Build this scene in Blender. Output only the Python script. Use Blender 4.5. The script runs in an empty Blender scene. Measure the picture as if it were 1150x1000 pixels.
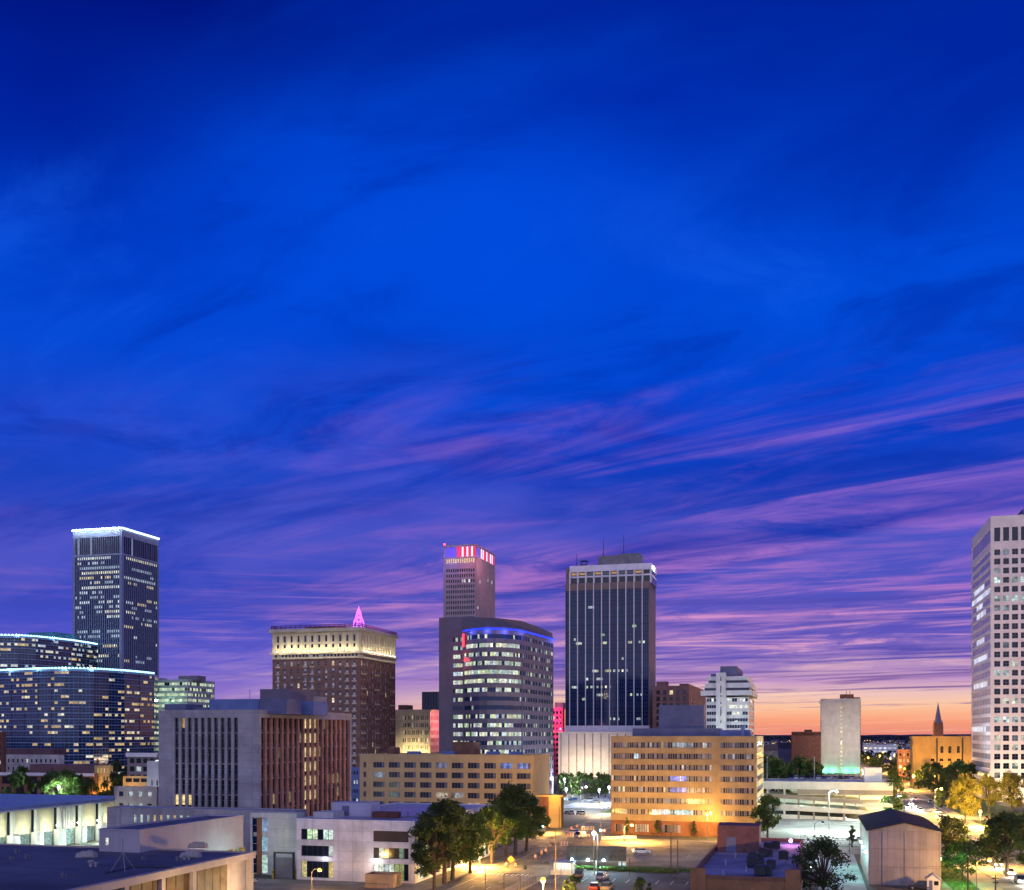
import bpy, math, random
from mathutils import Vector
S = bpy.context.scene
R = random.Random(7)
# ------------------------------------------------------------------ camera, sky, exposure
HC, FP, CX, HY = 30.0, 1200.0, 575.0, 825.0          # eye height (m), focal length, centre and horizon of the 1150x1000 photo
T = math.radians(15.6); TC, TS = math.cos(T), math.sin(T)   # street grid heading
cam_d = bpy.data.cameras.new('camera'); cam = bpy.data.objects.new('camera', cam_d)
S.collection.objects.link(cam); S.camera = cam
cam.location = (0, 0, HC); cam.rotation_euler = (math.radians(90), 0, 0)
cam_d.sensor_width = 36; cam_d.lens = 36 * FP / 1150; cam_d.shift_y = (HY - 500) / 1150
cam_d.clip_start = 1; cam_d.clip_end = 40000
S.view_settings.view_transform = 'Standard'; S.view_settings.look = 'None'
S.view_settings.exposure = 0; S.view_settings.gamma = 1
S.cycles.use_denoising = True
S.cycles.sample_clamp_indirect = 4; S.cycles.sample_clamp_direct = 0
S.cycles.max_bounces = 5; S.cycles.diffuse_bounces = 3; S.cycles.glossy_bounces = 2; S.cycles.transmission_bounces = 2
S.cycles.caustics_reflective = False; S.cycles.caustics_refractive = False

def lin(c):
    return tuple((v/255/12.92 if v/255 <= .04045 else ((v/255+.055)/1.055)**2.4) for v in c)

class N:                                              # tiny node-expression helper
    nt = None
    def __init__(s, sock): s.k = sock
    @staticmethod
    def m(op, *a):
        n = N.nt.nodes.new('ShaderNodeMath'); n.operation = op
        for i, v in enumerate(a):
            if isinstance(v, N): N.nt.links.new(v.k, n.inputs[i])
            else: n.inputs[i].default_value = v
        return N(n.outputs[0])
    def __add__(a, b): return N.m('ADD', a, b)
    __radd__ = __add__
    def __mul__(a, b): return N.m('MULTIPLY', a, b)
    __rmul__ = __mul__
    def __sub__(a, b): return N.m('SUBTRACT', a, b)
    def __rsub__(a, b): return N.m('SUBTRACT', b, a)
    def __truediv__(a, b): return N.m('DIVIDE', a, b)
    def __rtruediv__(a, b): return N.m('DIVIDE', b, a)
    def sm(a, lo, hi, o0=0., o1=1.):
        n = N.nt.nodes.new('ShaderNodeMapRange'); n.interpolation_type = 'SMOOTHSTEP'
        N.nt.links.new(a.k, n.inputs[0])
        for i, v in enumerate((lo, hi, o0, o1)): n.inputs[i+1].default_value = v
        return N(n.outputs[0])
    def ramp(a, lo, hi, stops):                       # stops: (value, rgb 0-255)
        f = (a - lo) * (1/(hi-lo))
        n = N.nt.nodes.new('ShaderNodeValToRGB'); N.nt.links.new(f.k, n.inputs[0])
        el = n.color_ramp.elements
        for i, (v, c) in enumerate(stops):
            e = el[i] if i < 2 else el.new(1)
            e.position = (v-lo)/(hi-lo); e.color = (*lin(c), 1)
        return N(n.outputs[0])
def nmix(f, a, b, mode='MIX'):
    n = N.nt.nodes.new('ShaderNodeMix'); n.data_type = 'RGBA'; n.blend_type = mode
    for i, v in ((0, f), (6, a), (7, b)):
        if isinstance(v, N): N.nt.links.new(v.k, n.inputs[i])
        elif i == 0: n.inputs[0].default_value = v
        else: n.inputs[i].default_value = (*v, 1)
    return N(n.outputs[2])
def nvec(*a):
    n = N.nt.nodes.new('ShaderNodeCombineXYZ')
    for i, v in enumerate(a):
        if isinstance(v, N): N.nt.links.new(v.k, n.inputs[i])
        else: n.inputs[i].default_value = v
    return N(n.outputs[0])
def nnoise(v, scale, detail=4, rough=.55, dist=0.):
    n = N.nt.nodes.new('ShaderNodeTexNoise')
    if v is not None: N.nt.links.new(v.k, n.inputs['Vector'])
    n.inputs['Scale'].default_value = scale; n.inputs['Detail'].default_value = detail
    n.inputs['Roughness'].default_value = rough; n.inputs['Distortion'].default_value = dist
    return N(n.outputs['Fac'])

W = bpy.data.worlds.new('World'); S.world = W; W.use_nodes = True
nt = W.node_tree; N.nt = nt; nt.nodes.clear()
tc = nt.nodes.new('ShaderNodeTexCoord'); sp = nt.nodes.new('ShaderNodeSeparateXYZ')
nt.links.new(tc.outputs['Generated'], sp.inputs[0])
X, Y, Z = (N(sp.outputs[i]) for i in range(3))
Zp = N.m('MAXIMUM', Z, 0.0)
el = N.m('ARCSINE', N.m('MINIMUM', Zp, .9999)) * 57.29578
az = N.m('ARCTAN2', X, Y) * 57.29578
# clear sky by elevation: sunset side and the side away from it
sun_side = el.ramp(0, 90, [(0, (232,136,124)), (.7, (250,160,124)), (1.35, (254,194,152)), (2.0, (240,198,188)), (2.8, (188,144,198)), (3.9, (118,98,190)), (5.4, (88,82,186)),
                           (8, (52,70,178)), (12, (22,60,180)), (16, (4,64,200)), (21, (0,76,218)), (26, (0,66,206)), (30.5, (0,42,172)), (35, (0,27,145)), (50, (0,16,105)), (90, (0,10,80))])
off_side = el.ramp(0, 90, [(0, (150,112,192)), (2, (140,112,204)), (4, (86,88,204)), (7, (46,70,188)), (10, (34,66,184)), (15, (26,74,206)), (19, (4,68,206)),
                           (24, (0,56,192)), (28, (0,36,162)), (33, (0,20,128)), (50, (0,12,95)), (90, (0,8,75))])
sky = nmix(az.sm(-18, 4), off_side, sun_side)
# high veils, stretched along the wind (cloud plane coordinates)
iz = 1.0 / (Zp + .07)
qx, qy = X * iz, Y * iz
wa = math.radians(-50)
al = qx * math.sin(wa) + qy * math.cos(wa); ac = qx * math.cos(wa) - qy * math.sin(wa)
veil = nnoise(nvec(al*.6 + 0.4, ac*1.1 + 4.2, 0.), 1.3, 5, .55, .7)
veil2 = nnoise(nvec(al*.34 + 6.3, ac*.85 + 1.1, 2.), 1.3, 6, .58, .6)
sky = nmix(veil.sm(.42, .68) * el.sm(13, 19) * .3, sky, lin((0,88,232)))
sky = nmix(veil.sm(.5, .28) * el.sm(12, 22) * .22, sky, lin((0,22,128)))
sky = nmix(az.sm(-24, -8) * az.sm(14, -2) * el.sm(17, 23) * el.sm(34, 26) * .7, sky, lin((0,80,230)))
sky = nmix(az.sm(4, 20) * el.sm(20, 28) * .4, sky, lin((0,36,152)))
mot = nnoise(nvec(al*.75 + 11., ac*1.25 + 3.3, 6.), 1.5, 6, .6, .8)
sky = nmix(mot.sm(.52, .34) * el.sm(11, 16) * .5, sky, lin((0,34,158)))
sky = nmix(mot.sm(.52, .72) * el.sm(13, 17) * el.sm(30, 23) * .4, sky, lin((24,96,238)))
# soft lilac haze in the middle of the sky
sky = nmix(veil2.sm(.42, .60) * el.sm(21, 15) * el.sm(4, 8) * .62, sky, el.ramp(0, 90, [(0, (150,110,200)), (7, (94,92,200)), (12, (86,92,208)), (17, (66,90,218)), (90, (60,90,220))]))
# pink streaks
st1 = nnoise(nvec(al*.27 + 9.3, ac*1.9 + 1.4, .3), 1.3, 7, .58, 1.1)
st2 = nnoise(nvec(al*.6 + 4.2, ac*.9 + 1.1, 1.3), .8, 3, .5, .4)
pink = el.ramp(0, 90, [(0, (255,190,150)), (2.5, (255,214,190)), (4.5, (236,172,206)), (7, (206,134,204)), (11, (152,106,204)), (15, (148,106,206)), (19, (108,92,204)), (24, (50,84,216)), (90, (20,70,200))])
cover = el.sm(21, 16.5) * az.sm(-20, 8, .12, 1.)
bank = nnoise(nvec(al*.4 + 2.2, ac*1.0 + 6.4, 1.), .95, 4, .55, .6)
sky = nmix(bank.sm(.48, .66) * el.sm(20, 15) * el.sm(5, 9) * .85, sky, lin((22,50,168)))
st6 = nnoise(nvec(al*.95 + 4.4, ac*1.5 + 2.7, 5.), 1.5, 7, .64, .9)
sky = nmix(st1.sm(.42, .70) * st6.sm(.34, .62) * st2.sm(.34, .56) * cover * .85, sky, pink)
# low bands near the horizon
st3 = nnoise(nvec(az*.05, el*.5 - az*.018, 4.4), 1.5, 5, .62, .8)
st4 = nnoise(nvec(az*.035 + 4, el*1.5 - az*.012, 8.4), 1.25, 6, .64, 1.0)
st5 = nnoise(nvec(az*.10 + 9, el*.45 - az*.02, 2.4), 1.2, 5, .62, .8)
sky = nmix(st3.sm(.46, .70) * st5.sm(.30, .60) * el.sm(14, 8) * el.sm(1.5, 4.5) * az.sm(-20, 4, .14, .6), sky, pink)
sky = nmix(st4.sm(.50, .66) * st5.sm(.36, .58) * el.sm(10.5, 6) * el.sm(2.4, 4.2) * az.sm(-20, 4, .15, .9), sky, pink)
sky = nmix(st4.sm(.49, .36) * el.sm(9, 5) * el.sm(2.2, 3.6) * az.sm(-22, 4, .3, .85), sky, lin((80,74,172)))
sky = nmix(st4.sm(.485, .40) * st5.sm(.32, .52) * el.sm(3.8, 2.8) * el.sm(1.0, 1.7) * az.sm(-4, 8, .1, .85), sky, lin((128,92,158)))
# sky behind the camera: paler mauve, brightened out of view as fill light for the facades
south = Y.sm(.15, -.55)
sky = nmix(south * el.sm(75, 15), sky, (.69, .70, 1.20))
ground_c = (.05, .045, .06)
sky = nmix(Z.sm(-.002, -.01), sky, ground_c)
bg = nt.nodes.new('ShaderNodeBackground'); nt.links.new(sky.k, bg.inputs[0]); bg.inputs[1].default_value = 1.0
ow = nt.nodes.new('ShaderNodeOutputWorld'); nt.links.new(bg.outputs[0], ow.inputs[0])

# ------------------------------------------------------------------ placing
def gp(px, py, z=0.):                                 # point at height z seen at a pixel of the photo -> street-grid (e, n)
    D = (HC - z) * FP / (py - HY); x = (px - CX) / FP * D
    return x*TC - D*TS, x*TS + D*TC
def gd(px, D):
    x = (px - CX) / FP * D
    return x*TC - D*TS, x*TS + D*TC
def zy(py, D): return HC + (HY - py) * D / FP
def ep(px, n):                                        # east coordinate seen at photo column px on the line north = n
    k = (px-CX)/FP; D = n/(k*TS+TC); return D*(k*TC-TS)
def wxy(e, n): return e*TC + n*TS, -e*TS + n*TC
def depth(e, n): return -e*TS + n*TC

# ------------------------------------------------------------------ meshes
class MB:
    def __init__(s): s.v = []; s.f = []; s.mi = []; s.col = []
    def poly(s, pts, mi=0, col=None):
        b = len(s.v); s.v += [tuple(p) for p in pts]; s.f.append(tuple(range(b, b+len(pts)))); s.mi.append(mi); s.col.append(col)
    def box(s, x0, x1, y0, y1, z0, z1, mi=0, caps=True, col=None):
        b = len(s.v)
        s.v += [(x0,y0,z0),(x1,y0,z0),(x1,y1,z0),(x0,y1,z0),(x0,y0,z1),(x1,y0,z1),(x1,y1,z1),(x0,y1,z1)]
        fs = [(0,1,5,4),(1,2,6,5),(2,3,7,6),(3,0,4,7)] + ([(3,2,1,0),(4,5,6,7)] if caps else [])
        for f in fs: s.f.append(tuple(b+i for i in f)); s.mi.append(mi); s.col.append(col)
    def hexa(s, p, mi=0):                             # 8 corners, bottom ring then top ring
        b = len(s.v); s.v += [tuple(q) for q in p]
        for f in ((0,1,5,4),(1,2,6,5),(2,3,7,6),(3,0,4,7),(3,2,1,0),(4,5,6,7)): s.f.append(tuple(b+i for i in f)); s.mi.append(mi); s.col.append(None)
    def tube(s, p0, p1, r0, r1=None, n=8, mi=0, cap=True):
        r1 = r0 if r1 is None else r1
        p0, p1 = Vector(p0), Vector(p1); d = (p1-p0).normalized()
        a = d.orthogonal().normalized(); c = d.cross(a); b = len(s.v)
        for p, r in ((p0, r0), (p1, r1)):
            for i in range(n):
                t = 2*math.pi*i/n; s.v.append(tuple(p + a*(r*math.cos(t)) + c*(r*math.sin(t))))
        for i in range(n):
            j = (i+1) % n; s.f.append((b+i, b+j, b+n+j, b+n+i)); s.mi.append(mi); s.col.append(None)
        if cap:
            s.f += [tuple(b+i for i in range(n))[::-1], tuple(b+n+i for i in range(n))]; s.mi += [mi, mi]; s.col += [None, None]
    def ball(s, c, r, n=10, m=6, sz=1., mi=0):
        b = len(s.v)
        for j in range(m+1):
            ph = math.pi*j/m
            for i in range(n):
                t = 2*math.pi*i/n; s.v.append((c[0]+r*math.sin(ph)*math.cos(t), c[1]+r*math.sin(ph)*math.sin(t), c[2]+r*sz*math.cos(ph)))
        for j in range(m):
            for i in range(n):
                k = (i+1) % n; s.f.append((b+j*n+i, b+(j+1)*n+i, b+(j+1)*n+k, b+j*n+k)); s.mi.append(mi); s.col.append(None)
    def prism(s, pts, z0, z1, mi=0, bottom=True, top=True, tmi=None):
        b = len(s.v); n = len(pts)
        s.v += [(x,y,z0) for x,y in pts] + [(x,y,z1) for x,y in pts]
        for i in range(n):
            j = (i+1) % n; s.f.append((b+i, b+j, b+n+j, b+n+i)); s.mi.append(mi); s.col.append(None)
        if bottom: s.f.append(tuple(b+i for i in range(n))[::-1]); s.mi.append(mi); s.col.append(None)
        if top: s.f.append(tuple(b+n+i for i in range(n))); s.mi.append(mi if tmi is None else tmi); s.col.append(None)
    def mesh(s, name, mats):
        me = bpy.data.meshes.new(name); me.from_pydata(s.v, [], s.f)
        for m in (mats if isinstance(mats, (list, tuple)) else [mats]): me.materials.append(m)
        if any(s.mi): me.polygons.foreach_set('material_index', s.mi)
        if any(c is not None for c in s.col):
            a = me.attributes.new('lit', 'FLOAT_COLOR', 'CORNER'); d = []
            for f, c in zip(s.f, s.col): d += ([*c, 1.] if c is not None else [0,0,0,1.]) * len(f)
            a.data.foreach_set('color', d)
        me.update(); return me
    def build(s, name, mats, parent=None):
        o = bpy.data.objects.new(name, s.mesh(name, mats)); S.collection.objects.link(o)
        if parent is not None: o.parent = parent
        return o
def tag(o, label=None, cat=None, group=None, kind=None):
    for k, v in (('label', label), ('category', cat), ('group', group), ('kind', kind)):
        if v: o[k] = v
    return o
def root(name, label, cat, e, n, z=0., rz=0., group=None):
    o = bpy.data.objects.new(name, None); S.collection.objects.link(o); o.empty_display_size = .5
    x, y = wxy(e, n); o.location = (x, y, z); o.rotation_euler = (0, 0, -T + rz)
    return tag(o, label, cat, group)
def copy_tree(o, parent=None):
    c = o.copy(); S.collection.objects.link(c)
    if parent is not None: c.parent = parent
    for ch in list(o.children): copy_tree(ch, c)
    return c
def place(o, e, n, rz=0., sc=1., z=0., label=None, group=None):
    x, y = wxy(e, n); o.location = (x, y, z); o.rotation_euler = (0, 0, -T + rz); o.scale = (sc,)*3 if not isinstance(sc, tuple) else sc
    if label: o['label'] = label
    if group: o['group'] = group
    return o
def lamp(parent, loc, watts, col, r=.25, spot=None, aim=None, blend=.6):
    d = bpy.data.lights.new('light', 'SPOT' if spot else 'POINT'); d.energy = watts * 4; d.color = col; d.shadow_soft_size = r
    if spot: d.spot_size = math.radians(spot); d.spot_blend = blend
    o = bpy.data.objects.new('light', d); S.collection.objects.link(o); o.parent = parent; o.location = loc
    if aim is not None: o.rotation_euler = Vector(aim).to_track_quat('-Z', 'Y').to_euler()
    return o

# ------------------------------------------------------------------ materials
def new_mat(name):
    m = bpy.data.materials.new(name); m.use_nodes = True; N.nt = m.node_tree
    return m, m.node_tree, m.node_tree.nodes['Principled BSDF']
def objco():
    t = N.nt.nodes.new('ShaderNodeTexCoord'); return N(t.outputs['Object'])
def scaled(v, x, y, z):
    n = N.nt.nodes.new('ShaderNodeMapping'); N.nt.links.new(v.k, n.inputs[0]); n.inputs['Scale'].default_value = (x,y,z); return N(n.outputs[0])
MATS = {}
def mat(name, col, rough=.85, var=.22, scale=.25, streak=0., metal=0., spec=.4, bump=0., col2=None, joints=None, seams=None):
    if name in MATS: return MATS[name]
    m, t, b = new_mat(name); co = objco()
    f = nnoise(co, scale, 6, .62)
    g = nnoise(co, scale*9, 3, .6)
    c2 = tuple(v*(1-var*1.6) for v in col) if col2 is None else col2
    c = nmix(f.sm(.3, .7), c2, tuple(min(1, v*(1+var*.6)) for v in col))
    c = nmix(g.sm(.35, .75) * (var*.8), c, tuple(v*.55 for v in col))
    if streak:
        s = nnoise(scaled(co, .9, .9, .05), 1.0, 4, .6)
        c = nmix(s.sm(.5, .78) * streak, c, tuple(v*.42 for v in col))
    if joints or seams:
        sx = t.nodes.new('ShaderNodeSeparateXYZ'); t.links.new(co.k, sx.inputs[0]); x_, y_, z_ = (N(sx.outputs[i]) for i in range(3))
        br = t.nodes.new('ShaderNodeTexBrick'); uv = nvec(x_ + y_, z_, 0.) if joints else nvec(x_, y_, 0.); t.links.new(uv.k, br.inputs['Vector'])
        br.inputs['Scale'].default_value = 1.; br.inputs['Brick Width'].default_value, br.inputs['Row Height'].default_value = joints or seams
        br.inputs['Mortar Size'].default_value = .035 if joints else .05; br.inputs['Mortar Smooth'].default_value = .6; br.offset = 0. if joints else .37
        br.inputs['Color1'].default_value = (.9,.9,.9,1); br.inputs['Color2'].default_value = (1.08,1.08,1.08,1); br.inputs['Mortar'].default_value = (.6,.6,.6,1)
        c = nmix(1., c, N(br.outputs['Color']), 'MULTIPLY')
    t.links.new(c.k, b.inputs['Base Color'])
    b.inputs['Roughness'].default_value = rough; b.inputs['Metallic'].default_value = metal; b.inputs['Specular IOR Level'].default_value = spec
    if bump:
        bn = t.nodes.new('ShaderNodeBump'); bn.inputs['Strength'].default_value = bump; t.links.new(g.k, bn.inputs['Height']); t.links.new(bn.outputs[0], b.inputs['Normal'])
    MATS[name] = m; return m
def glass(name, dark=(.012,.016,.03), blind=(.16,.17,.2), pb=.25, rough=.12, spec=.6, k=1.):
    if name in MATS: return MATS[name]
    m, t, b = new_mat(name)
    ge = t.nodes.new('ShaderNodeNewGeometry'); r = N(ge.outputs['Random Per Island'])
    co = objco()
    c = nmix(r.sm(1-pb-.02, 1-pb+.02) * (N.m('FRACT', r*37.) * .8 + .2), dark, blind)
    t.links.new(c.k, b.inputs['Base Color']); b.inputs['Roughness'].default_value = rough; b.inputs['Specular IOR Level'].default_value = spec
    at = t.nodes.new('ShaderNodeAttribute'); at.attribute_name = 'lit'
    inn = nnoise(scaled(co, 1, 1, 1.6), 1.1, 3, .7).sm(.3, .72, .35, 1.25)
    em = t.nodes.new('ShaderNodeMix'); em.data_type = 'RGBA'; em.blend_type = 'MULTIPLY'; em.inputs[0].default_value = 1
    t.links.new(at.outputs['Color'], em.inputs[6]); t.links.new(inn.k, em.inputs[7])
    t.links.new(em.outputs[2], b.inputs['Emission Color']); b.inputs['Emission Strength'].default_value = k
    MATS[name] = m; return m
def emit(name, col, k):
    if name in MATS: return MATS[name]
    m, t, b = new_mat(name); b.inputs['Base Color'].default_value = (*[min(.8, c) for c in col], 1)
    b.inputs['Emission Color'].default_value = (*col, 1); b.inputs['Emission Strength'].default_value = k
    MATS[name] = m; return m
def leafmat(name, a, b_, tr=.25):
    m, t, b = new_mat(name); ge = t.nodes.new('ShaderNodeNewGeometry'); r = N(ge.outputs['Random Per Island'])
    cl = nnoise(objco(), .45, 2, .5)
    c = nmix(N.m('MINIMUM', r*.6 + cl.sm(.35,.65)*.5, 1.), a, b_)
    t.links.new(c.k, b.inputs['Base Color']); b.inputs['Roughness'].default_value = .7; b.inputs['Specular IOR Level'].default_value = .2
    ts = t.nodes.new('ShaderNodeBsdfTranslucent'); t.links.new(c.k, ts.inputs[0])
    mx = t.nodes.new('ShaderNodeMixShader'); mx.inputs[0].default_value = tr
    t.links.new(b.outputs[0], mx.inputs[1]); t.links.new(ts.outputs[0], mx.inputs[2]); t.links.new(mx.outputs[0], t.nodes['Material Output'].inputs[0])
    MATS[name] = m; return m

concrete = mat('concrete', (.40,.37,.38), .9, .2, .12, .45, bump=.1, joints=(3.6,1.84))
concrete_pale = mat('concrete pale', (.58,.55,.53), .85, .16, .15, .35, joints=(4,2))
white_paint = mat('white paint', (.72,.70,.70), .7, .1, .2, .2)
cream = mat('cream stone', (.58,.50,.36), .85, .15, .2, .3)
tan = mat('tan brick', (.42,.30,.15), .88, .16, .2, .25)
ochre = mat('ochre brick', (.52,.39,.19), .88, .08, .15, .35)
red_fin = mat('red brown brick', (.46,.235,.165), .88, .2, .4, .2)
brick = mat('dark red brick', (.15,.065,.05), .88, .25, .5, .1)
brick2 = mat('brown brick', (.24,.11,.07), .88, .2, .3, .2)
purple_stone = mat('grey violet granite', (.15,.125,.165), .6, .1, .2, .1)
dark_metal = mat('dark metal', (.05,.05,.06), .45, .15, .6, metal=.4)
steel = mat('pale steel', (.36,.38,.47), .5, .08, .3, metal=.1)
gunmetal = mat('grey metal', (.2,.2,.23), .55, .15, .4, metal=.3)
roof_dark = mat('tar roof', (.12,.12,.17), .75, .34, .06, bump=.15, seams=(9,1.1))
roof_grey = mat('grey gravel roof', (.26,.26,.31), .85, .24, .08, bump=.1, seams=(12,1.6))
roof_mem = mat('pale membrane roof', (.42,.38,.5), .42, .24, .07, spec=.6, seams=(10,2.2))
blue_box = mat('blue grey cladding', (.14,.2,.42), .6, .12, .3, .2)
slate_box = mat('slate cladding', (.13,.14,.25), .6, .12, .3, .2)
asphalt = mat('asphalt', (.26,.24,.21), .85, .42, .09, bump=.1, seams=(14,3.4))
asphalt2 = mat('old asphalt', (.24,.22,.2), .88, .42, .08, bump=.1, seams=(12,3.6))
paving = mat('concrete paving', (.3,.28,.26), .9, .26, .1, seams=(1.8,1.8))
paving_pale = mat('pale concrete paving', (.46,.47,.45), .9, .3, .06, seams=(5,4.5))
marking = mat('road paint', (.68,.66,.6), .7, .25, .8)
marking_y = mat('yellow road paint', (.6,.42,.08), .7, .25, .8)
rubber = mat('black rubber', (.02,.02,.02), .9, .1)
pane = glass('window glass')
pane_blinds = glass('window glass with blinds', pb=.6, blind=(.34,.32,.36))
pane_dark = glass('dark window glass', dark=(.006,.008,.016), pb=.1, blind=(.05,.05,.07))
pane_navy = glass('navy curtain glass', dark=(.005,.022,.08), blind=(.014,.046,.13), pb=.4, rough=.06, spec=.42)
pane_teal = glass('teal curtain glass', dark=(.008,.02,.045), blind=(.02,.05,.10), pb=.35, rough=.08)
sodium_c = (1., .52, .10); white_c = (.82, .95, 1.); warm_c = (1., .82, .5); cyan_c = (.55, 1., .92); green_c = (.55, 1., .75)
e_sodium = emit('sodium lamp glow', (1,.5,.08), 2.6); e_white = emit('white lamp glow', (.9,.97,1), 4); e_red = emit('red lamp glow', (1,.05,.06), 6)

def vs(c, a, b):
    k = R.uniform(a, b); return tuple(v*k for v in c)
WARM = [(1.1,.8,.32),(1.,.7,.25),(1.2,1.,.6),(.8,.55,.2)]
COOL = [(1.1,1.15,1.05),(.8,.95,1.),(1.2,1.15,.85),(.55,.7,.8)]
GRN = [(.85,1.05,.62),(1.,1.1,.7),(.6,.8,.5),(1.05,1.,.6)]
def lights_runs(nr, nc, p, run=(2,6), cols=COOL, rnd=None, dim=1.):
    """which panes are lit: runs of neighbours on some floors"""
    r = rnd or R; out = {}
    for i in range(nr):
        pf = p * r.choice((.1,.4,1,1,1.8,2.6)); j = 0; c = r.choice(cols)
        while j < nc:
            if r.random() < pf/((run[0]+run[1])/2)*1.2:
                k = r.randint(*run); cc = c if r.random() < .7 else r.choice(cols)
                for q in range(j, min(nc, j+k)):
                    if r.random() < .88: f = dim*r.uniform(.55,1.15); out[(i,q)] = tuple(v*f for v in cc)
                j += k+1
            else: j += 1
    return out
def lights_random(nr, nc, p, cols=COOL, dim=1.):
    return {(i,j): tuple(v*dim*f for v in R.choice(cols)) for i in range(nr) for j in range(nc) for f in [R.uniform(.5,1.1)] if R.random() < p}

# ------------------------------------------------------------------ buildings
class Bld:
    """footprint (grid metres, counter-clockwise, edge 0 first = the street front); walls as bands and piers round recessed panes"""
    def __init__(s, name, label, foot, top, mats, t=.35, parapet=.9, roof=None, base=0., group=None, cat='building', core_mi=0):
        s.o = foot[0]; s.r = root(name, label, cat, s.o[0], s.o[1], 0, group=group)
        s.p = [(a-s.o[0], b-s.o[1]) for a, b in foot]; s.n = len(s.p); s.top = top; s.base = base; s.t = t; s.mats = mats; s.w = MB(); s.win = []
        s.zr = top - parapet
        s.w.prism(s.off(-t), base, s.zr, core_mi, bottom=False, top=False)
        rf = MB(); rf.poly([(x,y,s.zr) for x,y in s.off(-t)]); rf.build('roof', roof or roof_grey, s.r)
        if parapet > 0 and not any(False for _ in ()): pass
    def off(s, d, pts=None):
        p = pts or s.p; n = len(p); out = []
        for i in range(n):
            a, b, c = Vector(p[i-1]), Vector(p[i]), Vector(p[(i+1) % n])
            u = (b-a).normalized(); v = (c-b).normalized(); nu = Vector((u.y,-u.x)); nv = Vector((v.y,-v.x))
            k = d / max(.25, 1 + nu.dot(nv)); q = b + (nu+nv)*k; out.append((q.x, q.y))
        return out
    def band(s, z0, z1, p=0., mi=0, pts=None, inn=None):
        a = s.off(p, pts); b = s.off(-s.t if inn is None else inn, pts); n = len(a)
        for i in range(n):
            j = (i+1) % n
            s.w.poly([(*a[i],z0),(*a[j],z0),(*a[j],z1),(*a[i],z1)], mi)
            s.w.poly([(*a[i],z1),(*a[j],z1),(*b[j],z1),(*b[i],z1)], mi)
            s.w.poly([(*b[i],z0),(*b[j],z0),(*a[j],z0),(*a[i],z0)], mi)
            if z1 > s.zr: s.w.poly([(*b[j],z0),(*b[i],z0),(*b[i],z1),(*b[j],z1)], mi)
    def fr(s, e):
        a, b = Vector(s.p[e]), Vector(s.p[(e+1) % s.n]); L = (b-a).length; u = (b-a)/L; nn = Vector((u.y,-u.x))
        return a, u, nn, L
    def pt(s, e, q, d, z):
        a, u, nn, L = s.fr(e); p = a + u*q + nn*d; return (p.x, p.y, z)
    def fbox(s, mb, e, q0, q1, d0, d1, z0, z1, mi=0, caps=True, sides=(True, True), col=None):
        P = lambda q, d, z: s.pt(e, q, d, z)
        mb.poly([P(q0,d1,z0),P(q1,d1,z0),P(q1,d1,z1),P(q0,d1,z1)], mi, col)
        if sides[0]: mb.poly([P(q0,d0,z0),P(q0,d1,z0),P(q0,d1,z1),P(q0,d0,z1)], mi, col)
        if sides[1]: mb.poly([P(q1,d1,z0),P(q1,d0,z0),P(q1,d0,z1),P(q1,d1,z1)], mi, col)
        if caps:
            mb.poly([P(q0,d1,z1),P(q1,d1,z1),P(q1,d0,z1),P(q0,d0,z1)], mi, col)
            mb.poly([P(q0,d0,z0),P(q1,d0,z0),P(q1,d1,z0),P(q0,d1,z0)], mi, col)
    def pier(s, e, q0, q1, z0, z1, p=0., mi=0):
        L = s.fr(e)[3]
        if p == 0: p = .015 if (q0 <= .001 and q1 >= L-.001) else -.015    # never flush with the bands
        s.fbox(s.w, e, max(0,q0), min(L,q1), -s.t, p, z0, z1, mi, p > 0, (p > 0 or q0 > .001, p > 0 or q1 < L-.001))
    def piers(s, e, cols, z0, z1, p=0., mi=0):
        L = s.fr(e)[3]; q = 0.
        for a, b in cols:
            if a - q > .01: s.pier(e, q, a, z0, z1, p, mi)
            q = b
        if L - q > .01: s.pier(e, q, L, z0, z1, p, mi)
    def panes(s, mb, e, q0, q1, z0, z1, nx=1, ny=1, gap=.1, d=-.28, lit=None):
        dx = (q1-q0)/nx; dz = (z1-z0)/ny
        for i in range(nx):
            for j in range(ny):
                a, b, c, f = q0+i*dx+gap/2, q0+(i+1)*dx-gap/2, z0+j*dz+gap/2, z0+(j+1)*dz-gap/2
                col = lit(i, j) if callable(lit) else lit
                mb.poly([s.pt(e,a,d,c),s.pt(e,b,d,c),s.pt(e,b,d,f),s.pt(e,a,d,f)], 0, col)
    def windows(s, e, rows, cols, lit=None, mode='each', nx=1, ny=1, gap=.1, mt=None, name='window', d=-.28, frame=None, sub=None, top=False):
        """rows [(z0,z1)], cols [(q0,q1)]; mode each: a part per opening; band: a part per row"""
        lit = lit or {}
        for r, (z0, z1) in enumerate(rows):
            mb = MB()
            for c, (q0, q1) in enumerate(cols):
                if mode == 'each': mb = MB()
                k = lit.get((r, c))
                sub_l = k if sub is None else (lambda i, j, k=k, u=None: None if k is None else (lambda w: tuple(v*w for v in k))(R.uniform(*sub)))
                if top: sub_l = lambda i, j, k=k: k if j == ny-1 else None
                s.panes(mb, e, q0, q1, z0, z1, nx, ny, gap, d, sub_l)
                if mode == 'each':
                    fm = None
                    if frame:
                        fm = MB()
                        for i in range(nx+1):
                            x = q0 + (q1-q0)*i/nx; s.fbox(fm, e, max(q0, x-.05), min(q1, x+.05), d-.03, d+.06, z0, z1)
                        for zz in (z0, z1-.07): s.fbox(fm, e, q0, q1, d-.02, d+.05, zz, zz+.07)
                    s.win.append((name, mb, mt or pane, fm, frame))
            if mode == 'band': s.win.append((name, mb, mt or pane, None, None))
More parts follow.
